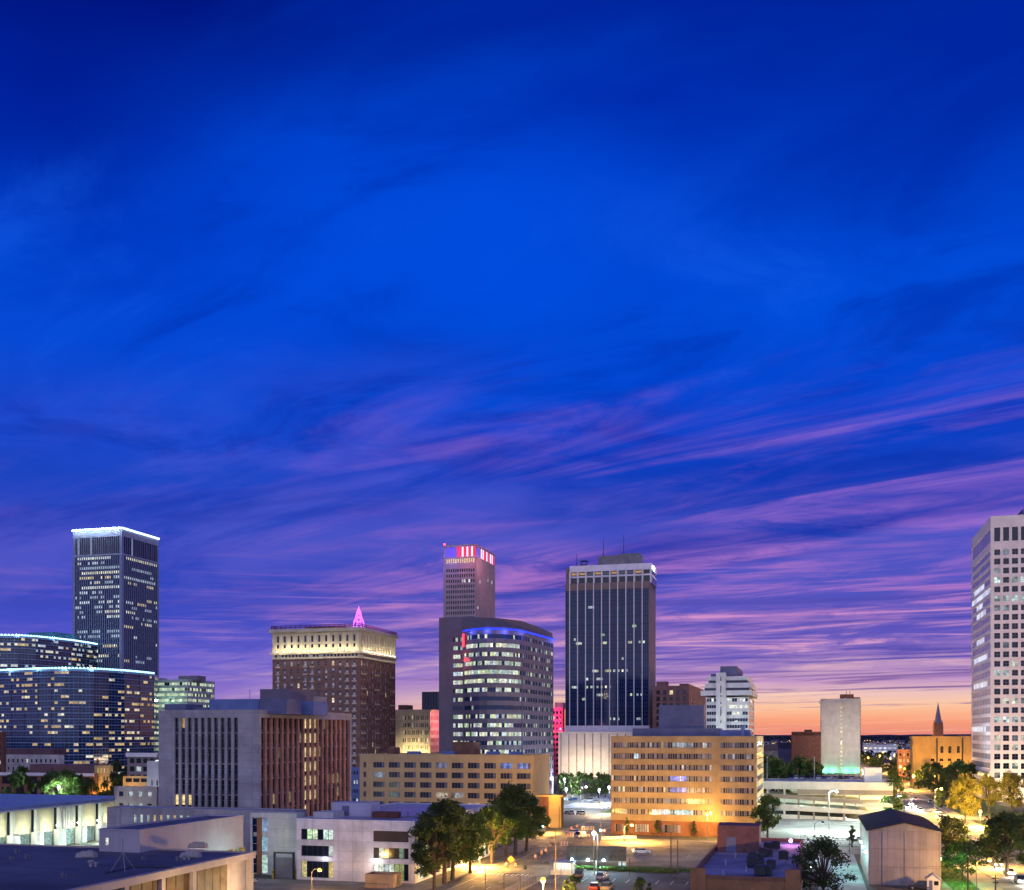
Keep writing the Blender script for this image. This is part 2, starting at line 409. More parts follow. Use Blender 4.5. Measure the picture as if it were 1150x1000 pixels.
    def boxpart(s, name, x0, x1, y0, y1, z0, z1, m):
        b = MB(); b.box(x0, x1, y0, y1, z0, z1); return b.build(name, m, s.r)
    def done(s):
        s.w.build('wall', s.mats, s.r)
        def dist(w):
            v = w[1].v; x = sum(q[0] for q in v)/len(v)+s.o[0]; y = sum(q[1] for q in v)/len(v)+s.o[1]; z = sum(q[2] for q in v)/len(v)
            return x*x+y*y+(z-30)**2
        by = {}
        for w in s.win: by.setdefault(w[0], []).append(w)
        for nm, ws in by.items():
            ws.sort(key=dist)
            for k, (n_, mb, m, fm, fmt) in enumerate(ws[:99]):
                o = mb.build(nm, m, s.r)
                if fm: fm.build('frame', fmt, o)
            if len(ws) > 99:
                for m in {id(w[2]): w[2] for w in ws[99:]}.values():
                    big = MB()
                    for w in ws[99:]:
                        if w[2] is m:
                            b = len(big.v); big.v += w[1].v; big.f += [tuple(b+i for i in f) for f in w[1].f]; big.mi += w[1].mi; big.col += w[1].col
                    tag(big.build(nm, m, s.r), kind='stuff')
        return s.r
def rect(e, n, w, l): return [(e,n),(e+w,n),(e+w,n+l),(e,n+l)]
def foot_e(pxl, pxc, pxr, D):                         # near corner = south-east, east face seen
    x, y = (pxc-CX)/FP*D, D
    k = (pxl-CX)/FP; w = (x - k*D)/(TC + k*TS); k = (pxr-CX)/FP; l = (x - k*D)/(k*TC - TS)
    e, n = x*TC-y*TS, x*TS+y*TC
    return rect(e-w, n, w, l)
def foot_w(pxl, pxc, pxr, D):                         # near corner = south-west, west face seen
    x, y = (pxc-CX)/FP*D, D
    k = (pxr-CX)/FP; w = (k*D - x)/(TC + k*TS); k = (pxl-CX)/FP; l = (x - k*D)/(k*TC - TS)
    e, n = x*TC-y*TS, x*TS+y*TC
    return rect(e, n, w, l)
def even(a, b, n, frac):                              # n openings evenly between a and b, each frac of its bay
    d = (b-a)/n; return [(a+d*(i+.5-frac/2), a+d*(i+.5+frac/2)) for i in range(n)]
def comb(b, z0, rows, z1, p=0., mi=0):                # wall bands between rows of openings
    q = z0
    for a, c in rows:
        if a - q > .01: b.band(q, a, p, mi)
        q = c
    if z1 - q > .01: b.band(q, z1, p, mi)
# ================================================================== the skyline, far to near
# --- tall office tower with a lit edge, far left
f = foot_e(82, 137, 178, 899); TOP = zy(594, 899)
b = Bld('office_tower', 'tallest grey tower at far left, fine vertical ribs, roof edge outlined in white lights', f, TOP, [mat('blue steel',(.24,.27,.40),.5,.08,.3,metal=.1), mat('dark spandrel',(.05,.06,.11),.5,.1), steel], t=.5, parapet=1.2)
nS, nE = 21, 18; Ws = b.fr(0)[3]; Ls = b.fr(1)[3]
rows = [(z, z+2.3) for z in [4+4.15*i for i in range(43)]]; zt = rows[-1][1]
comb(b, 0, rows, zt+.8, 0, 1); b.band(zt+.8, zt+2, .1, 2)
hi = (zt+2, TOP-6); b.band(hi[1], TOP, .1, 2)
for e, n in ((0,nS),(1,nE),(2,nS),(3,nE)):
    L = b.fr(e)[3]; cols = even(2.2, L-2.2, n, .74)
    b.piers(e, cols, 0, zt+.8, .5, 0); b.piers(e, even(2.2, L-2.2, n, .86), *hi, .1, 0)
    if e < 2:
        lt = lights_runs(43, n, .55 if e == 0 else .36, (2,7), COOL+[(1.2,1,.5)])
        for r_ in ((42,39,40,36,14,11) if e == 0 else (42,40,38,12,8)):
            c0 = R.choice(COOL+[(1.2,.95,.45)]); a0 = R.randint(0,4)
            for q in range(a0, n - R.randint(0,5)): lt[(r_,q)] = vs(c0, .6,1.1)
        b.windows(e, rows, cols, lt, 'band', mt=pane_navy, name='window_band')
        b.windows(e, [hi], cols, lights_random(1, n, .12, [(.25,.3,.45)]), 'band', mt=pane_dark, name='crown_opening')
m = MB(); P_ = b.off(.5)
b.w.band if False else None
for i in range(4):
    a, c = P_[i], P_[(i+1) % 4]; m.tube((*a,TOP+.2), (*c,TOP+.2), .2, n=4)
    for q in range(26):
        t0 = (q+.5)/26; x = a[0]+(c[0]-a[0])*t0; y = a[1]+(c[1]-a[1])*t0; m.box(x-.6,x+.6,y-.6,y+.6,TOP,TOP+1.3)
m.build('edge_light', emit('blue white edge light', (.55,.8,1), 3.2), b.r)
for q in range(9): lamp(b.r, (Ws*(q+.5)/9, -2.2, TOP+1.5), 700, (.6,.8,1), 1)
b.boxpart('roof_unit', Ws*.2, Ws*.45, 8, 20, b.zr, TOP+3, gunmetal)
b.done()

# --- curved glass slabs, far left
def glass_slab(name, label, pts, top, fh, lit, mt, edge_col, mull):
    b = Bld(name, label, [gd(px, D) for px, D in pts], top, [mat('pale blue floor line',(.25,.36,.52),.4,.1,metal=.2), mull], t=.3, parapet=1.)
    nfl = int((top-2)/fh); z0 = top-1.6-nfl*fh
    rows = [(z0+i*fh+.42, z0+(i+1)*fh) for i in range(nfl)]
    comb(b, 0, rows, top, .15, 0)
    for e in range(b.n):
        L = b.fr(e)[3]
        if e < b.n-3:
            n = max(1, round(L/2.6)); cols = [(L*i/n, L*(i+1)/n) for i in range(n)]
            b.windows(e, rows, cols, lights_runs(nfl, n, lit, (1,3), (WARM+COOL[2:3]) if edge_col else COOL+WARM[:1], dim=.8), 'band', mt=mt, name='window_band', gap=.14, ny=2, top=True)
            for q in (0,): b.fbox(b.w, e, 0, .25, -.3, .12, 0, top-1.5, 1)
    return b
fr_pts = [(-70,775),(-45,752),(-20,738),(-4,729),(12,722),(27,715),(42,709),(57,705),(72,702),(88,704),(105,708),(122,718),(140,730),(157,746),(173,764),(178,800),(100,830),(-70,830)]
b = glass_slab('glass_office_block', 'wide bow-fronted dark glass block with scattered yellow windows at far left', fr_pts, 73.2, 3.95, .36, pane_navy, 1, gunmetal)
m = MB(); P_ = b.off(.2)
def edge_strip(b, P_, k, top, name, m_, step=2.2, s=.5):
    mb = MB()
    for i in range(k):
        a, c = Vector(P_[i]), Vector(P_[i+1]); L = (c-a).length; n = max(1, int(L/step)); mb.tube((*a,top+.15), (*c,top+.15), .15, n=4)
        for q in range(n):
            p = a + (c-a)*((q+.5)/n); mb.box(p.x-s, p.x+s, p.y-s, p.y+s, top+.2, top+1.1)
    mb.build(name, m_, b.r)
edge_strip(b, P_, 14, 73.2, 'edge_light', emit('cyan edge light', (.35,.78,1), 2.6))
for i in range(0, 14, 2): lamp(b.r, (P_[i][0], P_[i][1]-1.5, 74.3), 500, (.4,.8,1), .6)
b.boxpart('roof_unit', 60, 95, 40, 60, 72.2, 77, gunmetal)
b.done()
bk_pts = [(-90,870),(-60,840),(-30,824),(0,820),(20,823),(40,832),(60,848),(80,866),(97,887),(111,909),(114,940),(40,960),(-90,960)]
b = glass_slab('glass_office_block', 'taller teal glass block with curved front, rising behind the dark bow-fronted one', bk_pts, 106, 4.1, .6, pane_teal, 0, gunmetal)
edge_strip(b, b.off(.2), 9, 106, 'edge_light', emit('teal edge light', (.45,.85,1), 2.6))
for i in range(0, 10, 2): lamp(b.r, (b.off(1)[i][0], b.off(1.6)[i][1], 107.5), 500, (.4,.8,1), .6)
x0 = (gd(14,850)[0]-b.o[0]); x1 = gd(70,870)[0]-b.o[0]
b.boxpart('penthouse', x0, x1, gd(30,850)[1]-b.o[1]+14, gd(30,850)[1]-b.o[1]+40, 105, 112.5, mat('teal cladding',(.04,.2,.3),.5,.1))
b.done()

# --- green lit office
f = foot_e(164, 211, 241, 800); TOP = zy(763, 800)
b = Bld('office_building', 'floodlit pale green office block with bright horizontal window bands, behind the concrete tower', f, TOP, [mat('green white panels',(.42,.5,.46),.6,.1)], t=.4)
nfl = 17; rows = [(TOP-2.2-4.1*(i+1)+1.9, TOP-2.2-4.1*i) for i in range(nfl)][::-1]
comb(b, 0, rows, TOP, .1)
for e in (0,1):
    L = b.fr(e)[3]; cols = even(.6, L-.6, int(L/2.2), .97)
    lt = {(r,c): vs((.8,1.0,.68), .4, 1.1) for r in range(nfl) for c in range(len(cols)) if R.random() < (.93 if e == 0 else .8)}
    b.windows(e, rows, cols, lt, 'band', mt=pane, name='window_band'); b.piers(e, cols, rows[0][0], rows[-1][1])
b.boxpart('penthouse', 24, 40, 6, 18, b.zr, TOP+3.0, gunmetal); b.boxpart('penthouse', 2, 9, 4, 14, b.zr, TOP+1.6, steel)
for q in range(4): lamp(b.r, (3+q*7, -8, TOP-16), 260, (.6,1,.75), 1)
b.done()

# --- old brick hotel with floodlit crown
D = 490; f = foot_e(306, 404, 444, D); TOP = zy(704.5, D)
hb = mat('hotel brick',(.23,.125,.10),.9,.2,.4,.1)
b = Bld('brick_hotel', 'tall dark brick hotel with a floodlit cream arcaded crown and violet roof spire', f, TOP, [cream, hb], t=.45, parapet=1.4)
Ws, Ls = b.fr(0)[3], b.fr(1)[3]
fl = 3.43; zc0 = zy(733, D); zw0 = zy(739, D)
nbS, nbE = 12, 13
rows = [(zw0-1.1-fl*(i+1)+1.25, zw0-1.1-fl*i) for i in range(18)][::-1]
comb(b, 0, [r for r in rows if r[0] > .5], zw0, 0, 1)
for e, nb, wf in ((0,nbS,.34),(1,nbE,.38),(2,12,.3),(3,13,.3)):
    L = b.fr(e)[3]; cols = even(1.0, L-1.0, nb, wf); b.piers(e, cols, 0, zw0, 0, 1)
    if e > 1: continue
    lt = lights_random(18, nb, .05, [(1.,.85,.5),(1.,.75,.35)])
    b.windows(e, rows, cols, lt, 'each', nx=1, ny=2, mt=glass('hotel window glass', dark=(.05,.06,.09), blind=(.8,.82,.85), pb=.62))
    for k, c in enumerate(cols):                       # pale stone sills under some columns
        if k in (((0,4,5,10,11) if e == 0 else (0,1,5,6,11,12))):
            for i, r_ in enumerate(rows):
                if i % 2 == (0 if e else i % 2): b.fbox(b.w, e, c[0]-.45, c[1]+.45, 0, .35, r_[0]-.75, r_[0]-.05, 0)
# stone belts, small dark windows, arcade
b.band(zw0, zw0+.9, .35, 0)
low = (zw0+.9, zc0-.3)
b.band(zc0-.3, zc0+.8, .8, 0)
za0, za1 = zc0+.8, zy(709, D)
b.band(za1, TOP-1.6, .7, 0); b.band(TOP-1.6, TOP-.4, 1.3, 0); b.band(TOP-.4, TOP, 1.0, 0)
for e, nb in ((0,nbS),(1,nbE),(2,12),(3,13)):
    L = b.fr(e)[3]
    b.piers(e, even(.8, L-.8, nb*2, .6), *low, 0, 0)
    cols = even(1.0, L-1.0, nb, .66 if e == 0 else .6); b.piers(e, cols, za0, za1, .25, 0)
    if e > 1: continue
    b.windows(e, [low], even(.8, L-.8, nb*2, .6), lights_random(1, nb*2, .15, [(.5,.5,.6)]), 'band', mt=pane_dark, name='attic_window')
    for c in cols:                                     # recessed cream bay: wall behind, two windows one over the other
        b.fbox(b.w, e, c[0], c[1], -.44, -.2, za0, za1, 0, sides=(False, False))
        w = (c[1]-c[0])
        for zz in ((za0+1.9, za0+3.6), (za0+4.6, za1-1.4)):
            mb = MB(); b.panes(mb, e, c[0]+w*.28, c[1]-w*.28, *zz, 1, 1, .02, -.17); 
            b.win.append(('arcade_window', mb, pane_dark, None, None))
        cx = (c[0]+c[1])/2; p = b.pt(e, cx, 1.9, za0+1.3)
        lamp(b.r, p, 105 if e == 0 else 75, (1.,.88,.5), .12)
        fx = MB(); b.fbox(fx, e, cx-.2, cx+.2, .5, 1.05, za0+.004, za0+.25); fx.build('uplight', e_white, b.r)
rl = MB()                                              # roof railing with red neon
for i in range(4):
    a, c = Vector(b.off(.4)[i]), Vector(b.off(.4)[(i+1) % 4]); n = 18
    for q in range(n+1):
        p = a+(c-a)*q/n; rl.box(p.x-.15,p.x+.15,p.y-.15,p.y+.15,TOP,TOP+1.6)
    for zz in (TOP+.7, TOP+1.5): rl.tube((*a,zz),(*c,zz),.16,n=5)
rl.build('roof_railing', mat('dark red railing',(.2,.03,.06),.6,.1), b.r)
sx, sy = Ws*.93, 6; sz = b.zr
mg = emit('violet lattice light', (.75,.12,1), 2.6); tw = MB()
hts = [0, 3.5, 5.5, 7.5, 9.2]; hw = [1.9, 1.7, 1.05, .75, .25]; z0 = TOP-.2
for k in range(4):
    za, zb_, wa_, wb = z0+hts[k], z0+hts[k+1], hw[k], hw[k+1]
    for sgx, sgy in ((-1,-1),(1,-1),(1,1),(-1,1)):
        tw.tube((sx+sgx*wa_, sy+sgy*wa_, za), (sx+sgx*wb, sy+sgy*wb, zb_), .15, n=5)
    for (ax, ay), (bx, by) in (((-1,-1),(1,-1)),((1,-1),(1,1)),((1,1),(-1,1)),((-1,1),(-1,-1))):
        tw.tube((sx+ax*wa_, sy+ay*wa_, za), (sx+bx*wb, sy+by*wb, zb_), .09, n=5); tw.tube((sx+ax*wb, sy+ay*wb, zb_), (sx+bx*wb, sy+by*wb, zb_), .1, n=5)
tw.tube((sx,sy,z0+9.2),(sx,sy,z0+10.6),.3,.1,n=6)
tw.build('spire', mg, b.r)
lamp(b.r, (sx+2, sy+3, b.zr+.7), 2600, (1,.1,.6), .3)
lamp(b.r, (sx-4, sy-3, b.zr+.7), 1000, (.7,.1,1), 1.)
b.boxpart('penthouse', Ws*.3, Ws*.75, 8, 20, b.zr, TOP+1.5, brick)
b.done()

# --- cream block and its neighbours behind the hotel
D = 570; f = foot_e(444, 483, 493, D); TOP = zy(797, D)
b = Bld('stone_office', 'cream stone block with paired windows and a cornice, right behind the brick hotel', f, TOP, [cream, mat('pink light tinted stone',(.6,.36,.3),.85,.1)], t=.4)  # second stone: pink light on the east face is put into its colour
rows = [(TOP-3.2-4.0*i-2.3, TOP-3.2-4.0*i) for i in range(9)][::-1]; L = b.fr(0)[3]
cols = [c for q in even(4.0, L-.8, 6, .8) for c in even(q[0], q[1], 2, .62)]
comb(b, 0, rows, TOP-1.4, 0); b.band(TOP-1.4, TOP, .6); b.band(TOP-10.2,TOP-9.6,.4)
b.piers(0, cols, 0, TOP-1.4); b.windows(0, rows, cols, lights_random(9, len(cols), .16, [(.9,.8,.5),(.5,.5,.45)]), 'each', mt=glass('cream building glass',(.06,.06,.06),(.3,.28,.2),.5))
c2 = even(1, b.fr(1)[3]-1, 6, .4); b.piers(1, c2, 0, TOP-1.4, 0, 1); b.windows(1, rows, c2, lights_random(9, 6, .2, COOL), 'each')
b.boxpart('penthouse', .5, 5.5, 3, 12, b.zr, TOP+2.6, brick2)
for q in range(5): lamp(b.r, (5+q*3.2, -4, TOP-22), 300, (1,.8,.4), .6)
lamp(b.r, (L+9, 6, TOP-8), 2600, (1,.3,.35), 1)
b.done()
D = 660; f = foot_e(474, 493, 505, D); TOP = zy(777, D)
b = Bld('office_building', 'small dark ribbed block peeping out beside the violet granite tower, behind the cream one', f, TOP, [dark_metal], t=.4)
rows = [(TOP-1.5-3.8*i-3.2, TOP-1.5-3.8*i) for i in range(12)][::-1]; comb(b, 0, rows, TOP)
L = b.fr(0)[3]; cols = even(.3, L-.3, 6, .7); b.piers(0, cols, 0, TOP, .3); b.windows(0, rows, cols, lights_random(12,6,.04), 'band', mt=pane_navy, name='window_band'); b.done()

# --- tower with the red white and blue crown
D = 750; f = foot_e(498, 535, 556, D); TOP = zy(611, D)
st = mat('pinkish concrete',(.36,.29,.31),.85,.1,.15,.15)
b = Bld('office_tower', 'slender concrete tower topped by red, white and blue light panels', f, TOP, [st], t=.5, parapet=1)
rows = [(TOP-17-3.75*i-2.2, TOP-17-3.75*i) for i in range(38) if TOP-17-3.75*i-2.2 > 3][::-1]
cz = (zy(624.5, D), zy(613.5, D)); az_ = (zy(631.5, D), zy(626.5, D))
comb(b, 0, rows+[az_, cz], TOP)
L = b.fr(0)[3]; L1 = b.fr(1)[3]; cols = even(1.8, L-1.2, 13, .66); n = len(rows)
b.piers(0, cols, 0, az_[1]+.5, 0); b.windows(0, rows, cols, lights_runs(n, 13, .09, (2,6), COOL), 'each', mt=pane_dark)
b.windows(0, [az_], cols, {(0,c): (1.,.72,.35) for c in range(13)}, 'band', name='attic_window')
b.pier(1, 0, L1, 0, az_[1]+.5)
cols1 = even(1, L1-1, 9, .3)
for (i, j) in [(i, j) for i in range(4, n) for j in range(9) if R.random() < .05]:
    mb = MB(); b.panes(mb, 1, *cols1[j], *rows[i], 1, 1, 0, .02, vs((1,.95,.8), .4,1)); b.win.append(('window', mb, pane, None, None))
RW = [(1,.05,.12),(1.,.85,.9),(.06,.06,1.),(.5,.08,1.)]
em = [emit('red crown panel',(1,.015,.06),1.1), emit('white crown panel',(.95,.7,1),1.3), emit('blue crown panel',(.10,.07,1),.75)]
for e, seq in ((0, [2,2,2,2,2,0,0,1,0,1,0,1,0]), (1, [2,2,1,1,0,1,0,1,1,0])):
    LL = b.fr(e)[3]; cc = even(1.2, LL-.6, len(seq), .7); b.piers(e, cc, *cz)
    for c, k in zip(cc, seq):
        mb = MB(); b.panes(mb, e, *c, *cz, 1, 1, .05, -.25); mb.build('crown_panel', em[k], b.r)
lamp(b.r, (L+14, 4, cz[0]-4), 2200, (1,.35,.4), 1); lamp(b.r, (4, -12, cz[0]-3), 1200, (.25,.2,1), 1); lamp(b.r, (L-6, -12, cz[0]-3), 1100, (1,.2,.3), 1)
mb = MB(); mb.ball((.6,.6,TOP+.8), .8); mb.build('warning_light', e_red, b.r)
b.done()

# --- violet granite office with the curved ribbon front and blue neon edge
pts = [(493,492),(519.5,486),(521,481),(529,475),(538,471.5),(547,470),(557,470),(567,471.5),(577,475),(586,480),(604,501),(621.5,523),(600,560),(520,560)]
FT = [gd(px, D) for px, D in pts]; TOP = 77.4; TT = zy(693.5, 490)
b = Bld('granite_office', 'violet granite office with bowed front of lit window ribbons and a blue neon roof line', FT, TOP, [purple_stone], t=.5, parapet=1.)
rows = [(TOP-3.2-3.92*i-1.9, TOP-3.2-3.92*i) for i in range(18)][::-1]
comb(b, 0, rows, TOP)
L = b.fr(0)[3]; cols = [(L-5.2, L-.02)]; b.piers(0, cols, 0, TOP)
pat = {}
def rib(e, cols, dens, colset, each=False):
    n = len(cols); lt = {}
    for r in range(18):
        full = FLOORS[r]
        for c in range(n):
            if R.random() < full*dens: lt[(r,c)] = vs(R.choice(colset), .45,1.1)
    b.windows(e, rows, cols, lt, 'band', mt=pane_navy, name='window_ribbon', gap=.12)
FLOORS = [.75,.85,.6,.75,.5,.45,.8,.6,.75,.2,.15,.6,.95,.9,.85,.65,.8,.15]
rib(0, even(L-5.2, L-.05, 4, 1.), 1.1, COOL+GRN)
for e in range(2, 9):
    LL = b.fr(e)[3]; n = max(2, round(LL/1.3)); rib(e, [(LL*i/n, LL*(i+1)/n) for i in range(n)], 1., COOL+GRN)
for e in (9,10):
    LL = b.fr(e)[3]; cc = even(1., LL-.2, 6, .8); b.piers(e, cc, 0, TOP); cs = [q for c in cc for q in even(*c, 3, .98)]; rib(e, cs, .38, COOL+GRN)
LL = b.fr(9)[3]; b.fbox(b.w, 9, 0, .7, -.4, .35, 0, TOP-4, 0)
b.pier(1, 0, b.fr(1)[3], 0, TOP)
for e in (11,12,13): b.pier(e, 0, b.fr(e)[3], 0, TOP)
ns = MB(); Q = b.off(.3)
for i in range(2, 11): ns.tube((*Q[i], TOP-.9), (*Q[i+1], TOP-.9), .3, n=6)
ns.build('neon_line', emit('blue neon', (.008,.03,1), 2.6), b.r)
for i in range(3, 12, 2): lamp(b.r, (b.off(1.6)[i][0], b.off(1.6)[i][1], TOP-2), 260, (.1,.15,1), .4)
rn = MB(); rn.tube((*Q[2], TOP-8), (*Q[2], TOP-2.2), .5, n=6); rn.build('neon_line', emit('red neon', (1,.03,.06), 3.5), b.r)
lamp(b.r, (Q[2][0]-.6, Q[2][1]-2, TOP-14), 420, (1,.1,.1), .4)
up = [FT[0]] + [(p[0], p[1]) for p in ()]
uq = [gd(493,492.3), gd(519,487), gd(556,492), gd(586,502), gd(604,518), gd(620.5,538), gd(600,559), gd(520,559)]
um = MB(); um.prism([(x-b.o[0], y-b.o[1]) for x, y in uq], TOP-1.5, TT-.0); 
# sloping top towards the right end
zz = [TT, TT, TT, zy(697.5,502), zy(704,518), zy(711.5,538), zy(711.5,538), TT]
for i in range(8): um.v[8+i] = (um.v[8+i][0], um.v[8+i][1], zz[i])
um.build('upper_storey', purple_stone, b.r)
for q in range(14):
    pass
b.done()

# --- dark glass tower with white fins, podium
D = 762; f = foot_e(635, 729, 736, D); Z0, Z1 = zy(815, D), zy(652.5, D)
fin = mat('white fin',(.74,.74,.82),.6,.08,.3,.1); brown = mat('brown marble',(.2,.15,.13),.5,.12,.15,.2)
b = Bld('glass_tower', 'dark navy glass tower with ten white vertical fins and roof masts, centre of the skyline', f, Z1, [brown, fin], t=.4, parapet=1.)
nfl = 34; fh = (Z1-5-Z0)/nfl; rows = [(Z0+fh*i+1., Z0+fh*(i+1)) for i in range(nfl)]
L, L1 = b.fr(0)[3], b.fr(1)[3]; pm = L/94.
fx = [5*pm+9.05*pm*i for i in range(10)]
low_b = b.w
b.band(0, Z0, .3, 1)
for r0, r1 in rows: b.w.poly([b.pt(0,0,-.2,r0-1.0+.0),b.pt(0,L,-.2,r0-1.0),b.pt(0,L,-.2,r0),b.pt(0,0,-.2,r0)], 2)
b.mats.append(pane_navy)
b.band(Z1-5, Z1, .2, 0)
cols = even(0, L, 40, .94)
lt = lights_runs(nfl, 40, .012, (1,3), COOL+GRN, dim=.7)
for r_, a0, a1 in ((9,2,22),(11,4,18),(7,30,38),(7,14,18),(20,4,8),(20,34,38),(13,10,30)):
    for q in range(a0, a1):
        if R.random() < .4: lt[(r_,q)] = vs(R.choice(COOL+GRN), .3,1.)
b.windows(0, rows, cols, lt, 'band', mt=pane_navy, name='window_band')
b.pier(1, 0, L1, 0, Z1, .2); 
for x in fx:
    mb = MB(); b.fbox(mb, 0, x-.3, x+.3, .0, .8, Z0, Z1+8.5); mb.build('fin', fin, b.r)
mb = MB(); b.fbox(mb, 0, 0, .5, .2, .6, Z0, Z1-5); mb.build('fin', brown, b.r)
# crown: white colonnade set back a little
cr = MB(); cz0, cz1 = Z1-1, zy(632, D)
x0, x1 = 5*pm, 95.5*pm
cr.box(x0, x1, 1.4, L1-1, cz0, cz1-5, 1); cr.box(x0-.3, x1+.3, .9, L1-.6, cz1-4.6, cz1, 0); cr.box(x0-.2, x1+.2, 1.0, L1-.8, cz0+5.2, cz0+6.4, 0)
for x in fx + [x1]: cr.box(x-.6, x+.6, .95, 1.4, cz0, cz1-4.6, 0)
cr.build('crown', [fin, pane_dark], b.r)
for i in range(9):
    for zz in ((cz0+7.2, cz1-5.2),):
        mb = MB(); q0, q1 = fx[i]+.9, fx[i+1]-.9
        mb.poly([(q0,1.36,zz[0]),(q1,1.36,zz[0]),(q1,1.36,zz[1]),(q0,1.36,zz[1])], 0, (.5,.27,.08) if i in (0,1,3,5,8) else (.05,.05,.08)); mb.build('crown_window', pane, b.r)
b.boxpart('corner_pier', 0, 4.5*pm, 2, L1-2, Z1-1, zy(634,D), brown)
mh = [(36,84,621,4,16),(38,70,626,3,5),(58,82,618.5,8,14)]
for a, c, y, y0, y1 in mh: b.boxpart('mechanical_penthouse', a*pm, c*pm, y0, y1, Z1, zy(y, D), gunmetal)
for a, y in ((40.5,600),(63.5,597),(10,616)):
    mb = MB(); mb.tube((a*pm, 9, Z1+8), (a*pm, 9, zy(y,D)), .42, .16, n=6); mb.build('mast', dark_metal, b.r)
mb = MB(); q = 19*pm
for dx in (-2,2):
    for dy in (0,4): mb.tube((q+dx,5+dy,Z1+8),(q+dx,5+dy,Z1+17),.2,n=5)
mb.box(q-2.4,q+2.4,4.6,9.4,Z1+14,Z1+14.5); mb.box(q-2.4,q+2.4,4.6,9.4,Z1+17,Z1+17.4); mb.build('roof_derrick', dark_metal, b.r)
lamp(b.r, (x1+3, L1*.5, cz1-1), 900, (.6,.7,1), .5); 
b.done()
D = 742; f = foot_e(627, 733, 738, D); TOP = zy(822, D)
b = Bld('podium_hall', 'windowless white panelled hall with dark vertical joints at the foot of the glass tower', f, TOP, [mat('ivory panels',(.74,.68,.62),.7,.1,.2,.15), dark_metal], t=.4, core_mi=1)
L = b.fr(0)[3]; cols = [(x-.28, x+.28) for x in [L*(3+9.1*i)/106 for i in range(12)] if x < L-1]
b.piers(0, cols, 0, TOP-1.2); b.pier(1, 0, b.fr(1)[3], 0, TOP-1.2); b.band(TOP-1.2, TOP, .1)
for q in range(4): lamp(b.r, (8+q*9, -14, 6), 1500, (1,.78,.5), .6)
b.done()

# --- crimson lit block
D = 800; f = foot_e(619, 632, 634, D); TOP = zy(795, D); crim = mat('rose render',(.5,.08,.17),.8,.1)
b = Bld('rose_office', 'narrow rose-red lit block squeezed between the violet granite office and glass tower', f, TOP, [crim], t=.4)
rows = [(TOP-2.5-4*i-2.2, TOP-2.5-4*i) for i in range(12)][::-1]; L = b.fr(0)[3]; cols = even(.5, L-.3, 3, .6)
comb(b, 0, rows, TOP); b.piers(0, cols, 0, TOP); b.pier(1, 0, b.fr(1)[3], 0, TOP); b.windows(0, rows, cols, lights_random(12,3,.08), 'each', mt=pane_dark)
ns = MB(); ns.box(-.2, L+.2, -1., -.5, TOP-18.4, TOP-17.6); ns.build('neon_line', emit('red neon', (1,.03,.06), 3.5), b.r)
for z in (TOP+2, TOP-9, TOP-16): lamp(b.r, (L*.5, -9, z), 2200, (1,.12,.3), .8)
b.boxpart('penthouse', 1.5, L-1, 5, 16, b.zr, TOP+4, gunmetal); b.done()

# --- brown block right of the tower
D = 700; f = foot_e(733, 774, 793, D); TOP = zy(770, D); pb_ = mat('plum brick',(.24,.12,.11),.85,.15,.2,.1)
b = Bld('brown_office', 'plum brown masonry block with square attic windows, right beside the glass tower', f, TOP, [pb_], t=.4)
L, L1 = b.fr(0)[3], b.fr(1)[3]; rows = [(TOP-3-4.2*i-2.9, TOP-3-4.2*i) for i in range(13)][::-1]; cols = even(1.5, L-1, 5, .55); c1 = even(1.5, L1-1.5, 9, .5)
comb(b, 0, rows, TOP); b.piers(0, cols, 0, TOP); b.piers(1, c1, 0, TOP)
b.windows(0, rows, cols, {(12,2): (.9,.75,.4)}, 'each', mt=pane_dark); b.windows(1, rows, c1, {}, 'each', mt=pane_dark)
b.boxpart('penthouse', 2, 9, 3, 12, b.zr, TOP+3, pb_); b.boxpart('penthouse', L*.72, L-1, 3, L1-4, b.zr, TOP+1.4, pb_); b.done()

# --- white stepped tower
D = 600; f = foot_e(792.5, 841, 847, D); TOP = zy(783, D); wh = mat('white concrete',(.62,.64,.66),.75,.1,.2,.2)
b = Bld('stepped_tower', 'white concrete tower with central stair shaft, flared top tiers and dark penthouse', f, TOP, [wh], t=.4)
L, L1 = b.fr(0)[3], b.fr(1)[3]; pm = L/(848-792.5)
rows = [(TOP-.6-3.75*i-1.9, TOP-.6-3.75*i) for i in range(13)][::-1]; comb(b, 0, rows, TOP)
n = 9
for e, cc in ((0, even(.6, 13.5*pm, 4, .96)+even(27*pm, L-.6, 8, .96)), (1, even(.8, L1-.8, 3, .9))):
    lt = lights_runs(13, len(cc), .16, (2,4), COOL)
    if e == 0:
        for r_, lo, hi_ in ((11,4,12),(10,6,10)):
            for q in range(lo, hi_): lt[(r_,q)] = vs((1.1,1.1,.95), .6,1.2)
    b.windows(e, rows, cc, lt, 'band', mt=pane_teal, name='window_ribbon'); b.piers(e, [(cc[0][0], cc[3][1]),(cc[4][0], cc[-1][1])] if e == 0 else [(cc[0][0], cc[-1][1])], 0, TOP)
def tier(x0, x1, y0, y1, z0, z1, gl):
    mb = MB(); mb.box(x0, x1, y0, y1, z0, z1); mb.build('tier_parapet', wh, b.r)
    if gl: g = MB(); g.box(x0+2, x1-2, y0+2, y1-2, z1, z1+gl, 0); g.build('tier_glazing', pane_teal, b.r)
Y = lambda y: zy(y, D)
tier(-2.6, L+2.0, -2.4, L1+1, Y(781), Y(775.5), Y(772.5)-Y(775.5))
tier(-.3, L+1.2, -1.2, L1+.4, Y(772.5), Y(767), Y(764)-Y(767))
tier(1, L-.6, -.6, L1-.4, Y(764), Y(759.5), 0)
